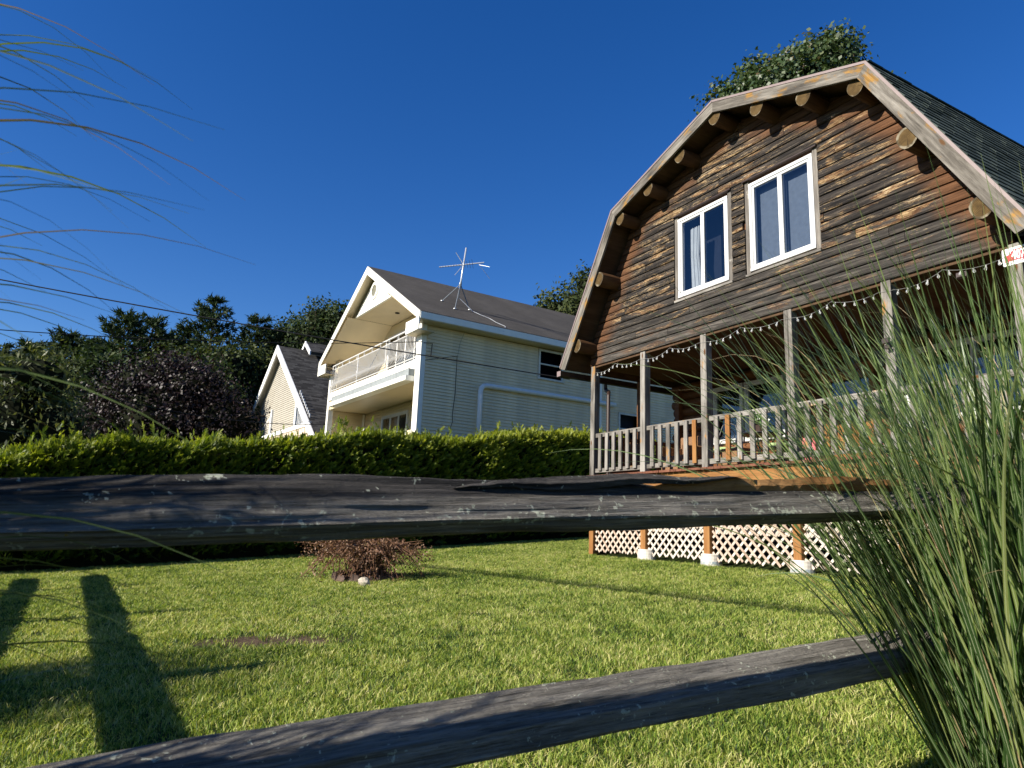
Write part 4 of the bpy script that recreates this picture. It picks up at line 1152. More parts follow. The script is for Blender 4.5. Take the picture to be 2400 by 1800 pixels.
    MB().bar((-.9, .32, 5.75), (-2.7, .32, 5.2), .06, .1).build('gate_rail', M_trim2, root)
chalet()
# ================================================================== vegetation
M_bark = plain('grey_brown_bark', (0.10, 0.075, 0.055), 0.95, 0.1, var=0.4, scale=5, bump=0.6)
M_pine = leafmat('pine_needles', [(0, (0.010, 0.021, 0.009)), (.5, (0.022, 0.040, 0.014)), (1, (0.048, 0.068, 0.022))], .15, .7, .15)
M_oak = leafmat('green_tree_leaf', [(0, (0.012, 0.024, 0.008)), (.5, (0.028, 0.048, 0.013)), (1, (0.062, 0.082, 0.022))], .22, .65, .2)
M_olive = leafmat('olive_tree_leaf', [(0, (0.016, 0.027, 0.009)), (.5, (0.038, 0.054, 0.015)), (1, (0.080, 0.092, 0.026))], .22, .65, .2)
M_maple = leafmat('maple_leaf', [(0, (0.020, 0.038, 0.014)), (.5, (0.045, 0.075, 0.024)), (.85, (0.085, 0.11, 0.04)), (.95, (0.10, 0.055, 0.03)), (1, (0.12, 0.05, 0.03))], .20, .45, .35)
M_plum = leafmat('plum_leaf', [(0, (0.008, 0.0042, 0.0042)), (.5, (0.015, 0.0075, 0.0078)), (1, (0.036, 0.018, 0.018))], .10, .5, .3, tcol=1.2)
M_shrub = leafmat('pale_shrub_leaf', [(0, (0.022, 0.032, 0.011)), (.5, (0.060, 0.075, 0.024)), (1, (0.16, 0.165, 0.065))], .28, .5, .3)
M_hedge = leafmat('arborvitae_spray', [(0, (0.014, 0.032, 0.005)), (.4, (0.055, 0.092, 0.009)), (.72, (0.15, 0.19, 0.017)), (1, (0.28, 0.30, 0.035))], .42, .5, .3, tcol=1.7)
M_core = plain('dark_shade_core', (0.010, 0.012, 0.006), 0.95, 0.05)  # near-black, paints the shade inside crowns and hedge

def unit(a):
    return a / np.maximum(np.linalg.norm(a, axis=1, keepdims=True), 1e-9)

def leaf_cloud(R, centers, nper, spread, size, out=None, up=0.25, aspect=0.55, droop=0.0):
    """rhombic leaves in clusters round the given centres -> verts, faces, rnd"""
    n = len(centers) * nper
    c = np.repeat(centers, nper, 0) + R.normal(0, 1, (n, 3)) * spread
    if out is None: nrm = R.normal(0, 1, (n, 3))
    else: nrm = np.repeat(out, nper, 0) * 0.9 + R.normal(0, .75, (n, 3))
    nrm[:, 2] += up; nrm = unit(nrm)
    t = R.normal(0, 1, (n, 3)); t[:, 2] -= droop; t = unit(t - nrm * (t * nrm).sum(1, keepdims=True)); b = np.cross(nrm, t)
    s = (size * (0.6 + 0.8 * R.rand(n)))[:, None]
    V = np.stack([c - t * s, c + b * s * aspect + nrm * s * .12, c + t * s, c - b * s * aspect + nrm * s * .12], 1).reshape(-1, 3)
    i = np.arange(n) * 4; F = np.stack([i, i + 1, i + 2, i + 3], 1)
    cl = np.repeat(R.rand(len(centers)), nper)
    return V, F, np.clip(cl * .55 + R.rand(n) * .45, 0, 1)

def limb_mesh(trunk_pts, trunk_r, ends, R, name, root, r1=.07):
    b = MB(); b.tube(trunk_pts, trunk_r, 8)
    k = len(trunk_pts)
    for e in ends:
        j = R.randint(max(1, k // 2), k); a = Vector(trunk_pts[j - 1]); e = Vector(e)
        mid = a.lerp(e, .5) + Vector((0, 0, -.1 * (e - a).length)) + Vector(R.normal(0, .12, 3))
        b.tube([a, mid, e], [r1, r1 * .6, r1 * .2], 5)
    return b.build(name, M_bark, root)

def broadleaf(name, label, base, blobs, ncl, nper, size, mat, seed, cat='tree', group=None, trunk_r=.22, hollow=.72, spread=.28, droop=0.0, aspect=.55, limbs=14, core_scale=.66):
    """blobs: list of (cx,cy,cz, rx,ry,rz) relative to the base"""
    R = np.random.RandomState(seed)
    root = empty(name, base, 0, label, cat, group)
    B = np.array(blobs, float); vol = (B[:, 3] * B[:, 4] * B[:, 5]) ** .75; pick = R.choice(len(B), ncl, p=vol / vol.sum())
    d = unit(R.normal(0, 1, (ncl, 3))); rad = hollow + (1 - hollow) * R.rand(ncl) ** .8
    # uneven outline
    wob = np.array([mnoise.noise(Vector((x * 2.2 + seed, y * 2.2, z * 2.2))) for x, y, z in d])
    rad = rad * (1 + .28 * wob)
    c = B[pick, :3] + d * B[pick, 3:] * rad[:, None]
    V, F, A = leaf_cloud(R, c, nper, spread, size, out=d, droop=droop, aspect=aspect)
    np_mesh('crown', V, F, mat, root, attr={'rnd': A})
    core = MB()  # added dark solids, deepen the gaps between leaves like shade
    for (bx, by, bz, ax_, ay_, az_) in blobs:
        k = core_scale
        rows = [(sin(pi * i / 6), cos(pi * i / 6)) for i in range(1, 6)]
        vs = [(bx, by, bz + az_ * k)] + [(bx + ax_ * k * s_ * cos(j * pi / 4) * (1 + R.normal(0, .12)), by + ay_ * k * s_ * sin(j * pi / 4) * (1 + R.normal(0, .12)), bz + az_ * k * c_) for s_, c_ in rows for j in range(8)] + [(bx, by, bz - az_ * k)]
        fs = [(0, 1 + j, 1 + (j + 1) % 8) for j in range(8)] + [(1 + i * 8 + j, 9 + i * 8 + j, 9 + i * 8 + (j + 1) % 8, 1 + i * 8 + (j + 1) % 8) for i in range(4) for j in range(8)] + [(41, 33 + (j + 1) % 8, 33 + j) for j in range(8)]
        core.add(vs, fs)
    core.build('shade_core', M_core, root)['kind'] = 'stuff'
    top = B[np.argmax(B[:, 2])]; h = max(1.0, top[2])
    tp = [(0, 0, -.3), (R.normal(0, .1), R.normal(0, .1), h * .3), (top[0] * .4, top[1] * .4, h * .6), (top[0] * .8, top[1] * .8, h * .9)]
    limb_mesh(tp, [trunk_r, trunk_r * .8, trunk_r * .55, trunk_r * .25], c[R.choice(len(c), limbs)], R, 'trunk', root, trunk_r * .35)
    return root

def pine(label, base, H, Rm, seed, group='pines on the skyline', lean=0.0, start=.12):
    R = np.random.RandomState(seed)
    root = empty('pine_tree', base, 0, label, 'tree', group)
    b = MB(); b.tube([(0, 0, -.3), (lean * .3, 0, H * .4), (lean, 0, H * .98)], [H * .022, H * .015, .03], 7)
    C_, O_ = [], []
    h = start * H
    while h < H * .985:
        f = (h / H - start) / (1 - start)
        nb = R.randint(5, 8); a0 = R.rand() * 6.28
        for k in range(nb):
            a = a0 + k * 6.28 / nb + R.normal(0, .3)
            L = Rm * (1 - f) ** .62 * (.45 + .75 * R.rand()) + .25
            rise = .12 + .45 * f + R.normal(0, .1)
            d = np.array([cos(a), sin(a), rise]); s = np.array([lean * h / H, 0, h])
            e = s + d * L
            if L > 1.0: b.tube([Vector(s), Vector(s + d * L * .55 - np.array([0, 0, .06 * L])), Vector(e)], [.05, .03, .012], 4)
            m = max(4, int(L * 5.2))
            for q in range(m):
                t = .28 + .72 * (q + R.rand()) / m
                wd = .30 * L * (1 - abs(t - .6)) 
                C_.append(s + d * L * t + np.array([R.normal(0, wd * .42), R.normal(0, wd * .42), R.normal(.03, .05)])); O_.append(unit(np.array([[d[0], d[1], .55]]))[0])
        h += H * .042 * (.8 + .5 * R.rand())
    c = np.array(C_); o = np.array(O_); n = len(c); K = 11
    c_ = np.repeat(c, K, 0) + R.normal(0, .07, (n * K, 3)); dd = unit(np.repeat(o, K, 0) * .8 + R.normal(0, .62, (n * K, 3)))
    L = (.26 + .22 * R.rand(n * K))[:, None]; side = unit(np.cross(dd, R.normal(0, 1, (n * K, 3)))) * .055
    V = np.stack([c_ - side, c_ + side, c_ + dd * L], 1).reshape(-1, 3); i = np.arange(n * K) * 3
    A = np.clip(np.repeat(R.rand(n), K) * .6 + R.rand(n * K) * .4, 0, 1)
    np_mesh('needles', V, np.stack([i, i + 1, i + 2], 1), M_pine, root, attr={'rnd': A})
    b.build('trunk', M_bark, root)
    return root

def gpt(x, y): return (x, y, gz(x, y))
def pine_at(label, x, y, top, Rm, seed, **kw):
    g = gz(x, y); return pine(label, (x, y, g), top - g, Rm, seed, **kw)
pine_at('dark pine at the far left edge of the skyline', -34.5, 46.6, 11.0, 3.6, 1)
pine_at('dark layered pine second from the left on the skyline', -31.2, 45.0, 11.0, 3.4, 2)
pine_at('small rounded pine third from the left on the skyline', -28.2, 43.7, 11.3, 2.9, 3)
pine_at('broad pine rising above the plum tree, left of two tips', -24.6, 43.5, 12.75, 3.4, 4)
pine_at('pine with flat tip just right of the broad pine', -25.2, 46.9, 13.4, 3.2, 5, lean=.6)
pine_at('shorter pine in the dip between the two tall pines', -25.0, 52.3, 14.4, 3.0, 6)
pine_at('tallest layered pine with ragged top left of the chalet', -20.7, 47.7, 15.15, 3.7, 7, lean=-.3)
pine_at('pine with drooping side branches right of the tallest pine', -19.6, 51.2, 15.2, 3.4, 8, lean=.5)
pine_at('distant pine half hidden behind the left pines', -31.5, 53, 13.0, 3.4, 9)
pine_at('distant pine half hidden behind the broad pine', -28.2, 56, 14.3, 3.3, 10)
pine_at('pine squeezed between the ragged pine and the oak', -19.9, 57.5, 15.6, 3.2, 12)

g = gz(-15.6, 53.8)
broadleaf('oak_tree', 'big rounded green oak behind the chalet roof', (-15.6, 53.8, g), [(0, 0, 13.3 - g + 0, 3.2, 3.2, 2.9), (.6, 0, 15.3 - g, 2.1, 2.2, 2.0), (2.2, -.5, 15.1 - g, 1.7, 2, 2.0), (-2.4, 0, 13.9 - g, 1.7, 1.8, 1.9), (2.9, 0, 12.6 - g, 2.0, 2, 2.4), (-1.9, -.5, 11.2 - g, 2.4, 2, 2.4), (0, 0, 9.8 - g, 4, 3, 2.6)], 1100, 16, .135, M_oak, 21, limbs=20, spread=.30)
def bush_tree(label, x, y, top, r, seed, mat=None, name='deciduous_tree', ncl=620, size=.125, group='trees behind the hedge'):
    g = gz(x, y); top -= 1.1; h = top - g; R = random.Random(seed)
    bl = [(R.uniform(-.45, .45) * r, R.uniform(-.4, .4) * r, h * (.35 + .5 * R.random()), r * R.uniform(.42, .7), r * R.uniform(.42, .7), h * R.uniform(.16, .26)) for _ in range(6)] + [(0, 0, h * .80, r * .45, r * .45, h * .20), (0, 0, h * .34, r * .9, r * .9, h * .33)]
    return broadleaf(name, label, (x, y, g), bl, ncl, 16, size, mat or M_oak, seed, group=group)
bush_tree('mid green tree between the plum tree and the chalet', -16.9, 38.4, 10.1, 3.4, 31)
bush_tree('olive green tree touching the left rake of the chalet', -16.0, 41.6, 11.8, 3.4, 32, M_olive)
bush_tree('dull green tree behind the plum tree on its left', -20.6, 35.0, 9.3, 3.0, 33)
bush_tree('olive green tree above the pale shrub', -18.7, 33.6, 7.2, 2.6, 34, M_olive)
bush_tree('low dark green tree at the far left under the pines', -22.5, 34.0, 6.3, 3.2, 35)
bush_tree('olive tree right behind the plum tree under the pines', -19.5, 40.5, 11.0, 3.0, 36, M_olive)
bush_tree('low green tree behind the chalet ridge', -13.6, 46.5, 11.2, 3.0, 37)
bush_tree('low green tree filling the gap behind the dull green tree', -24.0, 41.5, 9.0, 3.6, 38)
# plum
g = gz(-11.9, 24.2)
broadleaf('plum_tree', 'dark purple leaved plum tree behind the hedge', (-11.9, 24.2, g), [(0, 0, 3.1 - g + .4, 2.4, 2.0, 2.3), (-.7, 0, 4.6 - g, 1.7, 1.5, 1.3), (.9, 0, 4.7 - g, 1.5, 1.3, 1.1), (2.0, 0, 3.6 - g, 1.3, 1.3, 1.3), (-1.9, 0, 3.4 - g, 1.2, 1.3, 1.4), (.1, 0, 5.0 - g, 1.1, 1, .8)], 1500, 16, .058, M_plum, 41, spread=.20, hollow=.55, limbs=40, trunk_r=.14)
# pale shrub on the left
g = gz(-9.9, 13.9)
broadleaf('pale_shrub', 'pale drooping-leaved shrub at the left end of the hedge', (-9.9, 13.9, g), [(0, 0, 1.6, 1.25, 1.1, 1.3), (.45, 0, 2.55, .75, .8, .65), (-.6, .2, 2.6, .8, .8, .6), (.9, .1, 1.5, .7, .7, .8), (1.0, -.2, .7, .7, .5, .6)], 420, 16, .062, M_shrub, 42, cat='shrub', spread=.14, droop=1.0, aspect=.34, hollow=.55, limbs=40, trunk_r=.05)
g = gz(-12.6, 15.5)
broadleaf('dense_shrub', 'dense green shrub at the far left behind the pale shrub', (-12.3, 17.0, g), [(0, 0, 1.3, 1.6, 1.4, 1.2), (.7, 0, 1.9, .9, .9, .7), (-.9, 0, 2.0, 1, 1, .7)], 420, 15, .065, M_olive, 43, cat='shrub', spread=.17, hollow=.6, limbs=25, trunk_r=.06)
# trees behind the two houses
g = gz(3.9, 43.8)
broadleaf('oak_tree', 'loose green oak showing over the grey roof beside the cabin', (4.4, 43.8, g), [(0, 0, 13.6 - g, 3.1, 3, 2.6), (.6, 0, 15.6 - g, 1.6, 1.7, 1.5), (-1.7, 0, 14.0 - g, 1.5, 1.5, 1.2), (2.2, 0, 15 - g, 1.8, 1.8, 1.8), (-2.7, 0, 12.2 - g, 1.3, 1.5, 1.0), (1.5, 0, 12 - g, 2.5, 2, 2.3)], 800, 16, .13, M_olive, 44, limbs=25, spread=.28)
g = gz(10.6, 25.5)
broadleaf('maple_tree', 'tall glossy green maple rising behind the cabin roof', (10.6, 25.6, g), [(0, 0, 16.6 - g, 3.3, 2.6, 2.5), (1.5, -.6, 18.7 - g, 1.3, 1.2, 1.5), (.3, -.3, 18.4 - g, 1.2, 1.1, 1.1), (-.9, .1, 18.0 - g, 1.1, 1, .95), (-1.8, .3, 16.9 - g, .9, .9, .9), (2.7, -1.6, 16.2 - g, .9, .9, 1.0), (-3.0, .6, 15.5 - g, .8, .9, 1.0), (-4.0, 1, 14.5 - g, .6, .7, .8)], 2600, 18, .080, M_maple, 45, limbs=20, spread=.20, hollow=.62, aspect=.8, core_scale=.5)

# ---------------------------------------------------------------- hedge
def hedge():
    R = np.random.RandomState(77)
    root = empty('arborvitae_hedge', HEDGE0, 0, 'clipped green arborvitae hedge along the back of the lawn', 'hedge')
    tk = [-1.6, -.6, 0.2, 1.5, 3.0, 5.4, 7.0, 9, 12, 15, 18, 22]; hk = [1.2, 1.65, 2.0, 2.22, 2.18, 2.38, 2.58, 2.58, 2.88, 3.02, 2.9, 2.85]
    def hh(t): return np.interp(t, tk, hk)
    hd = np.array(HD); hn = np.array(HN)
    def lump(t, z):
        return np.array([.16 * mnoise.noise(Vector((a * .9, b * .9, 5))) + .10 * mnoise.noise(Vector((a * 2.3, b * 2.3, 9))) for a, b in zip(t, z)])
    def gnd(t, q):
        p = np.array(HEDGE0)[None, :] + t[:, None] * hd + q[:, None] * hn
        return np.array([0.06 * max(-14, min((x - P1.x) * D.x + (y - P1.y) * D.y, 4.0)) + 0.02 * max(0.0, (x - P1.x) * D.x + (y - P1.y) * D.y - 4.0) for x, y, _ in p])
    P, O, S = [], [], []
    # front face
    n = 15000; t = R.uniform(-1.5, 21.5, n); keepw = R.rand(n) < np.interp(t, [-1.5, 12, 22], [1, .85, .5]); t = t[keepw]; n = len(t)
    zf = R.rand(n) ** .85; z = .12 + zf * (hh(t) - .12); q = -.05 + .30 * zf ** 2 - lump(t, z) - R.rand(n) * .10
    P.append(np.stack([t, q, z], 1)); O.append(np.stack([R.normal(0, .35, n) + .25, -1.0 + R.normal(0, .30, n), .50 + R.normal(0, .35, n)], 1)); S.append(np.full(n, 1.0))
    # top
    n = 9000; t = R.uniform(-1.5, 21.5, n); q = R.uniform(.15, 1.3, n); z = hh(t) + lump(t, q) * 1.0 + R.normal(0, .04, n) - .15 * ((q - .6) ** 2)
    P.append(np.stack([t, q, z], 1)); O.append(np.stack([R.normal(.15, .4, n), R.normal(-.25, .4, n), np.full(n, 1.0)], 1)); S.append(np.full(n, 1.05))
    # shoots standing proud of the top
    n = 420; t = R.uniform(-1, 21.5, n); q = R.uniform(.1, 1.0, n); z = hh(t) + lump(t, q) + .04
    t0 = np.repeat(t, 5) + R.normal(0, .03, n * 5); hgt = np.repeat(R.rand(n) ** 2.5 * .40, 5); k = np.tile(np.arange(5) / 4, n)
    P.append(np.stack([t0, np.repeat(q, 5) + R.normal(0, .03, n * 5), np.repeat(z, 5) + k * hgt], 1)); O.append(np.stack([R.normal(0, .35, n * 5), R.normal(0, .35, n * 5), np.full(n * 5, 1.0)], 1)); S.append(np.full(n * 5, .75))
    # tall leader beside the cream house corner
    for (tt, ht) in ((6.3, .75), (6.75, .35), (.9, .35), (8.4, .3)):
        m = 46; k = R.rand(m); P.append(np.stack([tt + R.normal(0, .10, m) * (1 - k * .7), .5 + R.normal(0, .10, m) * (1 - k * .7), hh(tt) - .1 + k * ht], 1)); O.append(np.stack([R.normal(0, .5, m), R.normal(0, .5, m), np.full(m, .9)], 1)); S.append(np.full(m, .9))
    # left end face
    n = 700; q = R.uniform(0, 1.3, n); z = R.uniform(.1, 1.6, n); P.append(np.stack([-1.5 - R.rand(n) * .3, q, z], 1)); O.append(np.stack([np.full(n, -1.), R.normal(0, .3, n), np.full(n, .6)], 1)); S.append(np.ones(n))
    P = np.concatenate(P); O = unit(np.concatenate(O)); S = np.concatenate(S); N = len(P)
    g = gnd(P[:, 0], P[:, 1])
    base = P[:, :1] * hd + P[:, 1:2] * hn + np.stack([0 * g, 0 * g, g + P[:, 2]], 1)
    ax = unit(O[:, :1] * hd + O[:, 1:2] * hn + np.stack([0 * g, 0 * g, O[:, 2]], 1))
    pl = unit(np.cross(ax, R.normal(0, 1, (N, 3))))          # in-plane side direction
    L = (.13 + .11 * R.rand(N))[:, None] * S[:, None]
    V, A = [], []
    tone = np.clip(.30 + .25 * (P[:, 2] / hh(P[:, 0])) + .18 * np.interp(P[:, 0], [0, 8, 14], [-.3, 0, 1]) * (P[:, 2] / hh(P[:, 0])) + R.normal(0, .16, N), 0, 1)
    K = 9
    for j in range(K):
        f = j / (K - 1); sd = (j % 2) * 2 - 1
        o0 = base + ax * L * (f * .80)
        dr = unit(ax * (.55 + .5 * f) + pl * sd * (1.0 - .75 * f) + R.normal(0, .18, (N, 3)))
        ln = L * (.52 - .20 * f); w = np.cross(dr, np.cross(ax, pl)) * L * .085 + pl * 0
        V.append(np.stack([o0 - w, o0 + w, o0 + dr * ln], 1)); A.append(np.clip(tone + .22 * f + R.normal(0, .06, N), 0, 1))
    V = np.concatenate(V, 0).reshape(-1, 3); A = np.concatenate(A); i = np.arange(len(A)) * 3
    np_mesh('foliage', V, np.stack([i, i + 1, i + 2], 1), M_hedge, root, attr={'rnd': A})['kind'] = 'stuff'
    # dark solid core standing in for the shaded hedge interior
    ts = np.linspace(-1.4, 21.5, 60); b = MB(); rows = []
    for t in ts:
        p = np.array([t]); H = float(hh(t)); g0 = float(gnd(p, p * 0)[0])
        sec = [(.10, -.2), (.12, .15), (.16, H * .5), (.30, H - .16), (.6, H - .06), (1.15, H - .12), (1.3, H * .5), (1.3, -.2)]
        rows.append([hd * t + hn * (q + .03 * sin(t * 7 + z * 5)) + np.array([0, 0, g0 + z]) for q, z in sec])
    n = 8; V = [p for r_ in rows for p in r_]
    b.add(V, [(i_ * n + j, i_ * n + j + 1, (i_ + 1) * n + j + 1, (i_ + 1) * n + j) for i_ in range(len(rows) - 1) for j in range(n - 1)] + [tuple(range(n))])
    b.build('shade_core', M_core, root)
hedge()
# ================================================================== split rail fence
FAZ = radians(61.5)
FT = Vector((sin(FAZ), cos(FAZ), 0)); FN = Vector((cos(FAZ), -sin(FAZ), 0))
FP0 = -FN * 1.7
def make_fence_mat():
    m = NB('lichened_grey_rail')
    v = m.coord(); x = m.sep(v)
    gr = m.noise(m.map(v, (1.2, 30, 30)), 3.0, 7, 0.68, 0.35); gr2 = m.noise(m.map(v, (4, 110, 110)), 2.0, 4, 0.7)
    big = m.noise(m.map(v, (1.0, 5, 5)), 1.7, 4, 0.6)
    f = m.math('ADD', m.math('MULTIPLY', gr, 0.62), m.math('MULTIPLY', big, 0.38))
    c = m.ramp(f, [(0.32, (0.05, 0.044, 0.038)), (0.45, (0.17, 0.157, 0.138)), (0.57, (0.31, 0.288, 0.252)), (0.74, (0.52, 0.485, 0.425))])
    # charred dark skin near the top edge
    skin = m.math('MULTIPLY', m.step(m.math('ADD', x[2], m.math('MULTIPLY', m.math('SUBTRACT', big, .5), .05)), 1.012, 1.036), .9)
    c = m.mix(skin, c, m.ramp(gr, [(.35, (.014, .013, .013)), (.62, (.09, .082, .075))]))
    c = m.mix(m.math('MULTIPLY', m.step(gr2, .54, .70), .7), c, (0.012, 0.011, 0.010))
    # lichen rosettes: more of them low on the face and to the right
    ln = m.noise(v, 46, 6, 0.60, 0.5); lb = m.noise(m.map(v, (1, 3, 3)), 5.5, 3)
    low = m.math('SUBTRACT', 1.0, m.step(x[2], 0.955, 1.05)); rt = m.step(x[0], -.3, 1.3)
    band = m.math('MULTIPLY', low, m.step(x[2], .955, .972))
    lm = m.math('ADD', m.math('ADD', ln, m.math('MULTIPLY', lb, .50)), m.math('MULTIPLY', m.math('MULTIPLY', band, m.math('ADD', .25, m.math('MULTIPLY', rt, .75))), .105))
    c = m.mix(m.step(lm, .905, .925), c, m.ramp(m.noise(v, 70, 3), [(.3, (.28, .31, .23)), (.6, (.56, .58, .47)), (.8, (.66, .66, .55))]))
    c = m.mix(m.step(m.noise(m.map(v, loc=(7, 3, 1)), 34, 5, .6), .74, .76), c, (.34, .25, .05))
    m.base(c, .9, .15); m.bump(m.math('ADD', m.math('MULTIPLY', gr, 1.8), m.math('SUBTRACT', m.math('MULTIPLY', lm, .8), m.math('MULTIPLY', gr2, 1.2))), 1.0, .012)
    return m.m
M_fence = make_fence_mat()
M_torn = wood('torn_orange_wood', [(.25, (.10, .045, .016)), (.5, (.24, .115, .04)), (.75, (.38, .22, .09))], 'x', 18, 3.0)

def fence():
    g0 = gz(FP0.x, FP0.y)
    root = empty('split_rail_fence', (FP0.x, FP0.y, g0), 0, 'old grey split rail fence with lichened rails across the foreground', 'fence')
    root.rotation_euler = (0, -math.atan(0.06), pi / 2 - FAZ)
    def rail(name, sec, t0, t1, seed, n=330, amp=.012, hmod=None, mat=M_fence, axis='x', off=(0, 0)):
        pts = []
        for i in range(len(sec)):
            a, b = sec[i], sec[(i + 1) % len(sec)]
            for k in range(6): pts.append((a[0] + (b[0] - a[0]) * k / 6, a[1] + (b[1] - a[1]) * k / 6))
        m = len(pts); cy = sum(p[0] for p in pts) / m; cz = sum(p[1] for p in pts) / m
        V = []
        for i in range(n + 1):
            t = t0 + (t1 - t0) * i / n
            e = min(1, (t - t0) / .15, (t1 - t) / .15); e = .55 + .45 * max(0, e)
            for j, (y, z) in enumerate(pts):
                d1 = mnoise.noise(Vector((t * 1.1, seed * 3.1 + j * .125, 0))) * amp + mnoise.noise(Vector((t * 3.3, seed + y * 25, z * 25))) * amp * .55 + mnoise.noise(Vector((t * 9, seed + y * 90, z * 90))) * .0035 + mnoise.noise(Vector((t * 2.2, seed + y * 160, z * 160))) * .0028
                ck = mnoise.noise(Vector((t * .9, seed * 2 + y * 60, z * 60)))
                if ck > .34: d1 -= min(.010, (ck - .34) * .06)
                ny, nz = (y - cy), (z - cz); l = hypot(ny, nz)
                sc = 1 + d1 / l
                yy, zz = cy + ny * sc * e, cz + nz * sc * e
                zz += .016 * mnoise.noise(Vector((t * .7, seed, 4)))
                if hmod: zz = hmod(t, yy, zz)
                V.append((t, yy, zz) if axis == 'x' else (yy + off[0] - .038 * t, t, zz))
        F = [(i * m + j, (i + 1) * m + j, (i + 1) * m + (j + 1) % m, i * m + (j + 1) % m) for i in range(n) for j in range(m)]
        F += [tuple(range(m)), tuple(range((n + 1) * m - 1, n * m - 1, -1))]
        if axis == 'y': F = [f[::-1] for f in F]
        b = MB(); b.add(V, F); return b.build(name, mat, root, smooth=False)
    def torn(t, y, z):
        if t > 1.28 and z > 1.035:
            k = min(1, (t - 1.28) / .25); return z - k * (z - 1.035) * .62
        if t < 1.28 and z > 1.0: return z + .006 * sin(t * 5.0)
        return z
    up = rail('rail', [(-.120, .972), (-.080, 1.030), (-.035, 1.078), (.018, 1.074), (.042, 1.0), (.005, .936), (-.07, .939)], -1.3, 3.3, 3, hmod=torn, amp=.009)
    lo = rail('rail', [(-.015, .447), (.04, .476), (.122, .506), (.136, .44), (.09, .385), (.01, .378), (-.016, .39)], -1.3, 3.3, 8, amp=.009)
    # torn strip: raw orange wood with a dark splinter lying along its left end
    R = random.Random(3); b = MB(); V = []; n = 44
    for i in range(n + 1):
        t = 1.40 + 1.25 * i / n; k = min(1, i / 12.0)
        zt = 1.050 + .034 * k + .006 * sin(t * 9) + R.uniform(-.002, .002); zb = 1.038 + R.uniform(-.005, .003) - .006 * (1 - k)
        V += [(t, -.062 + R.uniform(-.004, .004), zb), (t, -.064 + .012 * (1 - k) + R.uniform(-.003, .003), (zb + zt) / 2), (t, -.051, zt), (t, .010, zt - .01), (t, .010, zb)]
    b.add(V, [(i * 5 + j, (i + 1) * 5 + j, (i + 1) * 5 + j + 1, i * 5 + j + 1) for i in range(n) for j in range(4)] + [(0, 1, 2, 3, 4)])
    b.build('torn_wood', M_torn, root)
    b = MB(); V = []; n = 40
    for i in range(n + 1):
        f = i / n; t = .80 + 1.0 * f
        w = .032 * min(1, f * 3.2) * (1 - f ** 3) + .0015; zc = 1.052 + .008 * min(1, f * 3) + .022 * f + .004 * sin(f * 14) + R.uniform(-.0015, .0015)
        V += [(t, -.058 - .014 * min(1, f * 3), zc - w * .55), (t, -.062 - .016 * min(1, f * 3), zc), (t, -.048, zc + w * .62), (t, -.040, zc - w * .2)]
    b.add(V, [(i * 4 + j, (i + 1) * 4 + j, (i + 1) * 4 + (j + 1) % 4, i * 4 + (j + 1) % 4) for i in range(n) for j in range(4)] + [(0, 1, 2, 3), tuple(range(4 * n + 3, 4 * n - 1, -1))])
    b.build('splinter', M_fence, root)
    # the side run that leads away to the hedge, out to the left
    for h in (1.0, .46):
        rail('rail', [(-.075, h - .07), (-.04, h + .06), (.04, h + .085), (.085, h), (.04, h - .10)], 0.05, 5.2, 11 + h, n=50, axis='y', off=(-1.216, 0))
        rail('rail', [(-.07, h - .07), (-.05, h + .06), (.05, h + .08), (.08, h), (.03, h - .10)], 5.1, 11.5, 15 + h, n=50, axis='y', off=(-1.226, 0))
    for k, (x, y, hgt, rad) in enumerate(((-1.216, 0.0, 1.42, .10), (-1.345, 3.35, 1.5, .10), (-1.46, 6.4, 1.45, .085), (-1.58, 9.5, 1.42, .09), (3.25, 0.02, 1.12, .085))):
        b = MB(); zs = [-.35 + (hgt + .35) * i / 10 for i in range(11)]; rr = random.Random(k)
        b.tube([(x + rr.uniform(-.012, .012), y + rr.uniform(-.012, .012), z) for z in zs], [rad * (1 + rr.uniform(-.08, .08)) * (1 if z < hgt - .05 else .82) for z in zs], 9)
        b.build('post', M_fence, root)
fence()

# ================================================================== ornamental grasses
def make_blade_mat(name, stops, mid):
    m = NB(name)
    c = m.ramp(m.attr('rnd'), stops)
    e = m.attr('across')
    c = m.mix(m.math('MULTIPLY', m.math('SUBTRACT', 1.0, m.step(e, .05, .22)), .65), c, mid)
    m.base(c, .38, .4)
    tr = m.n('BsdfTranslucent'); m.set(tr.inputs[0], m.mix(1.0, c, (1.5, 1.5, .5), 'MULTIPLY')); mx = m.n('MixShader'); mx.inputs[0].default_value = .22
    m.t.links.new(m.b.outputs[0], mx.inputs[1]); m.t.links.new(tr.outputs[0], mx.inputs[2]); m.t.links.new(mx.outputs[0], m.out.inputs[0])
    return m.m
M_blade = make_blade_mat('silvergrass_blade', [(0, (.018, .042, .012)), (.40, (.055, .105, .026)), (.75, (.125, .175, .046)), (.9, (.25, .28, .10)), (.955, (.34, .27, .14)), (1, (.30, .18, .10))], (.42, .46, .28))

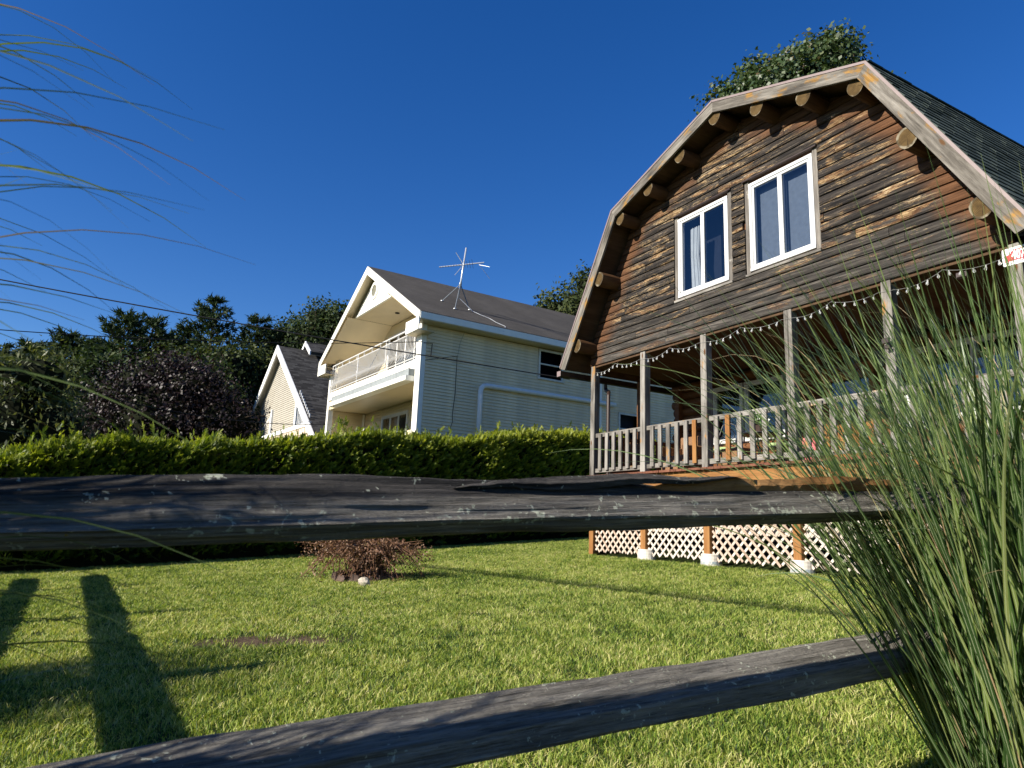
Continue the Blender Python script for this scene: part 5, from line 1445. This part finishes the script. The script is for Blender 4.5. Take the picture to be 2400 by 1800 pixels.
def blade_geo(root, az, th0, bend, L, w, R, n=20, twist=.5, curl=0.0):
    """one arching ribbon, V-folded: returns verts (n*3), faces, across values"""
    p = np.array(root, float); V = []; dirh = np.array([cos(az), sin(az), 0.0]); s0 = np.array([-sin(az), cos(az), 0.0])
    ph = R.uniform(-twist, twist); ds = L / (n - 1); th = th0; azd = R.normal(0, .12)
    for i in range(n):
        f = i / (n - 1)
        th = th0 + bend * f ** 1.7 + curl * max(0, f - .75) * 4
        a2 = az + azd * f
        dh = np.array([cos(a2), sin(a2), 0.0])
        d = dh * sin(th) + np.array([0, 0, 1.0]) * cos(th)
        side = np.array([-sin(a2), cos(a2), 0.0]); nrm = np.cross(side, d)
        sd = side * cos(ph + f * .6) + nrm * sin(ph + f * .6); up = np.cross(d, sd)
        ww = w * (.75 + .25 * min(1, f * 5)) * (1 - f ** 3.0) + .0004
        V += [p - sd * ww / 2 + up * ww * .14, p.copy(), p + sd * ww / 2 + up * ww * .14]
        p = p + d * ds
    return V
def blade_faces(n):
    F = []
    for i in range(n - 1):
        a = i * 3
        F += [(a, a + 1, a + 4, a + 3), (a + 1, a + 2, a + 5, a + 4)]
    return F

def blades_to_mesh(name, blades, rnds, mat, parent, n=20):
    F0 = np.array(blade_faces(n)); nb = len(blades)
    V = np.array(blades).reshape(-1, 3); F = (F0[None] + (np.arange(nb) * n * 3)[:, None, None]).reshape(-1, 4)
    o = np_mesh(name, V, F, mat, parent, smooth=True, attr={'rnd': np.repeat(rnds, len(F0))})
    a = o.data.attributes.new('across', 'FLOAT', 'POINT'); a.data.foreach_set('value', np.tile(np.array([1, 0, 1] * n, np.float32), nb))
    return o

def ornamental(label, c, seed, N, rad, Lr, gen, singles=0):
    R = np.random.RandomState(seed)
    root = empty('ornamental_grass', (c[0], c[1], gz(*c)), 0, label, 'grass clump')
    bl, rn, key = [], [], []
    for k in range(N):
        b, r_, kk = gen(R, k, rad, Lr); bl.append(b); rn.append(r_); key.append(kk)
    order = np.argsort(-np.array(key))
    for i in order[:singles]: blades_to_mesh('blade', [bl[i]], np.array([rn[i]]), M_blade, root)
    rest = order[singles:]
    blades_to_mesh('foliage', [bl[i] for i in rest], np.array([rn[i] for i in rest]), M_blade, root)['kind'] = 'stuff'
    return root

def gen_right(R, k, rad, Lr):
    a = R.rand() * 2 * pi; rr = rad * sqrt(R.rand()); x, y = rr * cos(a), rr * sin(a)
    az = a + R.normal(0, .75)
    out = rr / rad
    long_ = R.rand()
    L = Lr * (.55 + .5 * long_)
    th0 = .05 + .42 * out * R.uniform(.4, 1.1) + abs(R.normal(0, .05)); bend = R.uniform(.05, .60) + (R.rand() < .20) * R.uniform(.4, 1.3)
    dry = R.rand()
    rnd_ = R.rand() * .88 if dry > .08 else R.uniform(.94, 1.0)
    w = R.uniform(.007, .0155) if rnd_ < .9 else R.uniform(.003, .006)
    return blade_geo((x, y, 0), az, th0, bend, L, w, R, curl=(R.uniform(.6, 1.6) if (rnd_ > .9 and R.rand() < .6) else 0)), rnd_, L * w * (1.3 if sin(az) < 0.2 else .8)
ornamental('tall green ornamental grass clump at the right end of the fence', (1.99, 2.52), 61, 1700, .44, 2.05, gen_right, 220)
ornamental('second ornamental grass clump behind the first at the right edge', (2.62, 2.85), 62, 1000, .42, 2.15, gen_right, 0)

def bez_blade(p0, p1, p2, w, R, n=20):
    p0, p1, p2 = (np.array(p, float) for p in (p0, p1, p2)); V = []; ph = R.uniform(-.6, .6)
    for i in range(n):
        f = i / (n - 1); p = p0 * (1 - f) ** 2 + p1 * 2 * f * (1 - f) + p2 * f * f
        p = p + np.array([0, 0, -.10 * max(0, f - .82) * 5 * (f - .8)])
        d = (p1 - p0) * (1 - f) + (p2 - p1) * f; d = d / np.linalg.norm(d)
        side = np.cross(d, [0, 0, 1.0]); side = side / max(1e-6, np.linalg.norm(side)); up = np.cross(side, d)
        sd = side * cos(ph + f * .8) + up * sin(ph + f * .8); u_ = np.cross(d, sd)
        ww = w * (1 - f ** 2.2) + .0004
        V += [p - sd * ww / 2 + u_ * ww * .14, p.copy(), p + sd * ww / 2 + u_ * ww * .14]
    return V
LG = (-1.54, 0.87)
def gen_left(R, k, rad, Lr):
    rr = rad * sqrt(R.rand()); a = R.rand() * 2 * pi; x, y = rr * cos(a), rr * sin(a)
    rnd_ = R.rand() * .80 if R.rand() > .12 else R.uniform(.94, 1)
    g = gz(*LG)
    if k < 70:      # swept over the fence towards the lawn
        az = radians(R.uniform(-37, -19) if k % 2 else R.uniform(-38, -26)); d = R.uniform(.95, 1.75); el = radians(R.uniform(3, 31) if k < 58 else R.uniform(-13, 2))
        tip = np.array([sin(az) * d - LG[0], cos(az) * d - LG[1], .5 + d * math.tan(el) - g])
        if k >= 58:
            az = radians(R.uniform(-28, -17)); tip = np.array([sin(az) * d - LG[0], cos(az) * d - LG[1], .5 + d * math.tan(radians(R.uniform(-12, -3))) - g])
            ctrl = np.array([x + (tip[0] - x) * .4, y + (tip[1] - y) * .4, tip[2] + R.uniform(.12, .45)]); return bez_blade((x, y, 0), ctrl, tip, R.uniform(.006, .010), R), R.rand() * .35, 20 - k * .01
        ctrl = np.array([x + (tip[0] - x) * R.uniform(-.05, .35), y + (tip[1] - y) * R.uniform(-.05, .35), tip[2] + R.uniform(.12, .55)])
        return bez_blade((x, y, 0), ctrl, tip, R.uniform(.0035, .009), R), rnd_, 10 - k * .01
    az = R.rand() * 2 * pi; th0 = R.uniform(.02, .22); bend = R.uniform(.1, .6); L = Lr * R.uniform(.72, 1.05)
    return blade_geo((x, y, 0), az, th0, bend, L, R.uniform(.008, .014), R, curl=R.uniform(0, .8)), rnd_, 0
ornamental('ornamental grass arching in from the left edge over the fence', LG, 63, 470, .17, 1.95, gen_left, 70)
def gen_dense(R, k, rad, Lr):
    a = R.rand() * 2 * pi; rr = rad * sqrt(R.rand())
    return blade_geo((rr * cos(a), rr * sin(a), 0), a + R.normal(0, .5), .05 + .25 * rr / rad, R.uniform(.1, .7), Lr * R.uniform(.6, 1.05), R.uniform(.010, .018), R), R.rand() * .85, 0
ornamental('ornamental grass clump beyond the left edge, its shadow crossing the lawn', (-4.35, 3.42), 64, 1100, .42, 2.0, gen_dense, 0)

# ================================================================== overhead wires
M_cable = plain('black_cable', (.012, .012, .014), .6, .2)
def wire(name, label, pts, r, sag=0.0, n=24):
    a, b = Vector(pts[0]), Vector(pts[1])
    P = [a.lerp(b, i / n) - Vector((0, 0, sag * 4 * (i / n) * (1 - i / n))) for i in range(n + 1)]
    c = P[n // 2]
    o = MB().tube([p - c for p in P], r, 6).build(name, M_cable, None, loc=c); tag(o, label, 'wire', 'overhead wires'); return o
wire('service_wire', 'black wire running in to the corner of the log cabin eave', ((-20.0, 13.1, 6.47), (1.28, 15.45, 3.76)), .013, .16)
wire('service_wire', 'black wire reaching the corner of the cream house', ((-24.0, 8.3, 4.35), (-2.89, 21.78, 6.12)), .011, .85)
wire('service_wire', 'black wire dropping behind the trees at the left edge', ((-17.2, 9.5, 5.6), (-10.2, 27.5, 4.2)), .011, .25)
wire('service_wire', 'lowest black wire just above the hedge in front of the chalet', ((-12.9, 10.5, 4.2), (-6.0, 22.9, 3.52)), .011, .75)
for k, (dd_, zz_) in enumerate(((0.0, 5.3), (-.42, 5.5), (.55, 5.1))):
    a = Vector((-9.25, 6.35, zz_)) + Vector((-.614, .79, 0)) * 45 + D * dd_; b = Vector((-5.93, 2.08, zz_)) - Vector((-.614, .79, 0)) * 25 + D * dd_
    wire('street_cable', ['street cable left of the view, casting the longest line of shadow on the lawn', 'street cable left of the view, casting the fainter upper shadow line', 'street cable left of the view, lowest of the three'][k], (a, b), .034 if k == 0 else .022)

# ================================================================== brush pile on the lawn
def brush_pile():
    R = np.random.RandomState(5); c = (-1.95, 10.35)
    root = empty('brush_pile', (c[0], c[1], gz(*c)), 0, 'low pile of dry brown twigs and leaves on the lawn', 'brush pile')
    M_tw = plain('dry_twig', (.16, .085, .05), .85, .2, var=.4, scale=3)
    M_dl = leafmat('dry_brown_leaf', [(0, (.05, .022, .012)), (.5, (.15, .075, .042)), (.85, (.30, .19, .12)), (1, (.46, .34, .24))], .2, .6, .3)
    tips = []; b = MB()
    for k in range(190):
        a = R.rand() * 2 * pi; rr = R.rand() ** .6
        ex, ey = cos(a) * .98 * rr, sin(a) * .66 * rr
        top = .50 * (1 - .25 * rr ** 2) + R.normal(0, .05)
        p0 = Vector((R.normal(0, .16), R.normal(0, .14), .05)); p1 = Vector((ex * .55, ey * .55, top + .06)); p2 = Vector((ex, ey, top - .12 * rr - (R.rand() < .5) * .34 * rr)); 
        if R.rand() < .22: p2 = Vector((ex * 1.15, ey * 1.1, top + R.uniform(.0, .14)))
        b.tube([p0, p0.lerp(p1, .6) + Vector((0, 0, .08)), p1, p2], [.010, .008, .006, .002], 4)
        for _ in range(9):
            t = R.rand(); q = p1.lerp(p2, t) if R.rand() < .7 else p0.lerp(p1, .5 + .5 * t); tips.append(np.array(q) + R.normal(0, .03, 3))
    b.build('twigs', M_tw, root)['kind'] = 'stuff'
    for _ in range(420):
        a = R.rand() * 2 * pi; rr = sqrt(R.rand()); tips.append(np.array([cos(a) * .92 * rr, sin(a) * .62 * rr, .30 + .24 * R.rand() - .06 * rr]))
    V, F, A = leaf_cloud(R, np.array(tips), 3, .028, .020, aspect=.45)
    np_mesh('dry_leaves', V, F, M_dl, root, attr={'rnd': A})['kind'] = 'stuff'
    M_br = plain('brown_stone', (.085, .055, .042), .8, .3, var=.3, scale=9, bump=.5); rr_ = random.Random(4)
    for k in range(14):
        a = k / 14 * 2 * pi; x, y = cos(a) * .42, sin(a) * .30
        mb = MB(); w, d, h = rr_.uniform(.07, .11), rr_.uniform(.05, .08), rr_.uniform(.06, .11)
        mb.add([(-w, -d, -.05), (w, -d * .8, -.05), (w * .9, d, -.05), (-w, d, -.05), (-w * .8, -d * .7, h), (w * .7, -d * .5, h * .9), (w * .6, d * .8, h), (-w * .9, d * .6, h * .85)], [(0, 3, 2, 1), (4, 5, 6, 7), (0, 1, 5, 4), (1, 2, 6, 5), (2, 3, 7, 6), (3, 0, 4, 7)])
        o = mb.build('stone', M_br, root, loc=(x, y, 0)); o.rotation_euler = (rr_.uniform(-.2, .2), rr_.uniform(-.2, .2), a + pi / 2)
    rc = (-1.83, 9.62); mb = MB(); bm = bmesh.new(); bmesh.ops.create_icosphere(bm, subdivisions=2, radius=.085)
    for v in bm.verts: v.co *= 1 + .35 * mnoise.noise(v.co * 14); v.co.z *= .75
    me = bpy.data.meshes.new('pale_rock'); bm.to_mesh(me); bm.free(); me.materials.append(plain('pale_limestone', (.52, .46, .36), .9, .1, var=.3, scale=20))
    o = bpy.data.objects.new('pale_rock', me); link(o); o.location = (rc[0], rc[1], gz(*rc) + .04); tag(o, 'small pale rock in the grass in front of the brush pile', 'rock')
brush_pile()

# ================================================================== house number sign
def number_sign():
    root = empty('number_sign', P1 + U * 7.872 - D * .006 + Vector((0, 0, 3.58)), ROT_CABIN, 'white house number sign with a red fire truck on the last porch post', 'sign')
    M_pl = plain('white_enamel', (.82, .82, .82), .35, .4, var=.03); M_rd = plain('red_enamel', (.42, .015, .035), .4, .4, var=.05); M_rd2 = plain('bright_red_enamel', (.60, .03, .03), .4, .4, var=.05)
    w, h, r = .46, .20, .014
    pr = []
    for cx, cy, a0 in ((w - r, r, -90), (w - r, h - r, 0), (r, h - r, 90), (r, r, 180)):
        for k in range(4): a = radians(a0 + k * 30); pr.append((cx + r * cos(a), cy + r * sin(a)))
    MB().prism(pr, 0, .003).build('plate', M_pl, root)
    def flat(poly, name, mat, yy=-.0015): return MB().prism(poly, yy, yy + .001).build(name, mat, root)
    flat([(.026, .058), (.096, .058), (.096, .126), (.07, .126), (.055, .122), (.026, .116)], 'truck_cab', M_rd2)
    flat([(.097, .058), (.44, .058), (.44, .176), (.115, .176), (.115, .16), (.097, .16)], 'truck_body', M_rd)
    flat([(.016, .046), (.45, .046), (.45, .0575), (.016, .0575)], 'truck_bumper', M_rd)
    flat([(.080, .127), (.0965, .127), (.0965, .152), (.090, .152), (.090, .135), (.080, .135)], 'truck_ladder', M_rd2)
    for cx in (.05, .196, .37):
        wo = flat([(cx + .017 * cos(k * pi / 6), .040 + .017 * sin(k * pi / 6)) for k in range(12)], 'wheel', M_rd, -.0028)
        MB().prism([(cx + .009 * cos(k * pi / 6), .040 + .009 * sin(k * pi / 6)) for k in range(12)], -.0040, -.003).build('hub', M_pl, wo)
    text_mesh('407', .140, 'number', M_pl, root, (.100, -.003, .064), (pi / 2, 0, 0), bold=.006, ext=.0008, sx=.62)
number_sign()
def stake():
    p = (3.52, 4.47); o = MB().cbox(-.04, .04, -.04, .04, -.3, 2.06 - gz(*p), .008).build('wooden_stake', M_fresh); o.location = (p[0], p[1], gz(*p)); o.rotation_euler = (0, 0, ROT_CABIN)
    tag(o, 'orange wooden stake in the grass below the number sign', 'stake')
stake()

# ================================================================== things on the porch
def cab(x, y, z): return P1 + U * x + D * y + Vector((0, 0, z))
DK = 1.568
M_iron = plain('black_iron', (.012, .012, .013), .45, .4)
M_green = plain('green_cushion', (.33, .44, .20), .9, .1, var=.15, scale=12)
M_wick = NB('brown_wicker'); _v = M_wick.coord(); _w = M_wick.math('MULTIPLY', M_wick.math('SINE', M_wick.math('MULTIPLY', M_wick.sep(_v)[0], 260)), M_wick.math('SINE', M_wick.math('MULTIPLY', M_wick.sep(_v)[2], 260)))
M_wick.base(M_wick.ramp(M_wick.math('ADD', M_wick.math('MULTIPLY', _w, .5), .5), [(.2, (.05, .022, .010)), (.6, (.26, .13, .06)), (.9, (.42, .26, .14))]), .6, .3); M_wick.bump(_w, .6, .006); M_wick = M_wick.m
def patio_chair(label, x, y, rz, cushion=True):
    root = empty('patio_chair', cab(x, y, DK), ROT_CABIN + rz, label, 'chair', 'iron patio chairs')
    for sx in (-.2, .2):
        for sy in (-.2, .2): MB().tube([(sx * 1.1, sy * 1.1, 0), (sx, sy, .44)], .012, 6).build('leg', M_iron, root)
        MB().tube([(sx, .2, .44), (sx * .95, .28, .75), (sx * .6, .32, .98), (0, .33, 1.03)], .012, 6).build('back_upright', M_iron, root)
    MB().tube([(.22 * cos(a), .22 * sin(a), .44) for a in [k * pi / 8 for k in range(17)]], .012, 6).build('seat_ring', M_iron, root)
    MB().lathe([(.2, .435), (.2, .442)], 16).build('seat', M_iron, root)
    for cx, cz, rr in ((0, .80, .11), (-.09, .62, .07), (.09, .62, .07)):
        MB().tube([(cx + rr * cos(a), .27, cz + rr * sin(a)) for a in [k * pi / 8 for k in range(17)]], .008, 5).build('scroll', M_iron, root)
    if cushion: MB().lathe([(.10, .446), (.19, .45), (.215, .475), (.20, .51), (.10, .52)], 16).build('cushion', M_green, root, smooth=True)
patio_chair('black iron chair with green cushion left of the porch table', 2.25, 1.45, .5)
patio_chair('black iron chair with green cushion right of the porch table', 3.36, 1.55, -.9)
root = empty('bistro_table', cab(2.85, 1.75, DK), ROT_CABIN, 'small black iron table on the porch by the window', 'table')
MB().lathe([(.36, .72), (.38, .735), (.38, .75), (.1, .752)], 24).build('table_top', M_iron, root)
for k in range(3): a = k * 2.09 + .5; MB().tube([(.30 * cos(a), .30 * sin(a), 0), (.08 * cos(a), .08 * sin(a), .40), (.26 * cos(a), .26 * sin(a), .72)], .014, 6).build('leg', M_iron, root)
root = empty('flower_pot', cab(2.84, 1.72, DK + .753), ROT_CABIN, 'flower pot with white blossoms and green leaves on the porch table', 'flower pot')
MB().lathe([(.07, 0), (.10, .12), (.11, .15), (.095, .15), (.085, .13)], 14).build('pot', plain('dark_pot', (.05, .03, .025), .5), root)
_R = np.random.RandomState(9); _c = np.array([[cos(a) * .16 * r, sin(a) * .14 * r, .22 + .10 * (1 - r)] for a, r in zip(_R.rand(60) * 6.28, _R.rand(60))])
for nm, mt, k0, k1 in (('leaves', leafmat('pot_leaf', [(0, (.03, .10, .02)), (1, (.10, .24, .05))], .2), 0, 35), ('blossoms', leafmat('white_petal', [(0, (.6, .6, .55)), (1, (.85, .85, .8))], .2, tcol=1.0), 35, 60)):
    V, F, A = leaf_cloud(_R, _c[k0:k1], 8, .022, .024, up=.8, aspect=.7); np_mesh(nm, V, F, mt, root, attr={'rnd': A})
def wicker(name, label, cat, x, y, w, d, h, back):
    root = empty(name, cab(x, y, DK), ROT_CABIN, label, cat)
    MB().cbox(-w / 2, w / 2, -d / 2, d / 2, .10, h, .02).build('seat', M_wick, root)
    for sx in (-1, 1):
        for sy in (-1, 1): MB().cbox(sx * (w / 2 - .04) - .02, sx * (w / 2 - .04) + .02, sy * (d / 2 - .04) - .02, sy * (d / 2 - .04) + .02, 0, .10, .004).build('leg', M_wick, root)
    if back:
        MB().cbox(-w / 2, w / 2, d / 2 - .09, d / 2, h, h + .42, .02).build('backrest', M_wick, root)
        for sx in (-1, 1): MB().cbox(sx * w / 2 - .04, sx * w / 2 + .04, -d / 2, d / 2 - .09, h, h + .2, .02).build('armrest', M_wick, root)
wicker('wicker_armchair', 'brown wicker armchair near the left end of the porch', 'armchair', 1.42, 1.2, .62, .6, .38, True)
wicker('wicker_stool', 'brown wicker stool in front of the porch table', 'stool', 2.98, 1.0, .42, .40, .40, False)
root = empty('pink_cooler', cab(4.28, 1.25, DK), ROT_CABIN, 'faded pink cooler box standing on the porch by the door', 'cooler')
MB().cbox(-.17, .17, -.14, .14, 0, .44, .012).build('body', plain('faded_pink', (.55, .14, .15), .5), root); MB().cbox(-.18, .18, -.15, .15, .442, .49, .012).build('lid', plain('pale_pink', (.62, .20, .20), .5), root)
root = empty('white_chair', cab(6.25, 1.15, DK), ROT_CABIN + 2.6, 'white plastic chair on the porch behind the ornamental grass', 'chair')
for sx in (-.22, .22):
    for sy in (-.22, .22): MB().cbox(sx - .025, sx + .025, sy - .025, sy + .025, 0, .42, .006).build('leg', M_white, root)
    MB().cbox(sx - .03, sx + .03, -.25, .26, .60, .63, .008).build('armrest', M_white, root)
MB().cbox(-.25, .25, -.25, .25, .421, .45, .01).build('seat', M_white, root)
for k in range(5): MB().cbox(-.22 + k * .10 - .035, -.22 + k * .10 + .035, .22, .25, .452, .86, .006).build('back_slat', M_white, root)
MB().cbox(-.27, .27, .215, .255, .862, .92, .008).build('back_rail', M_white, root)
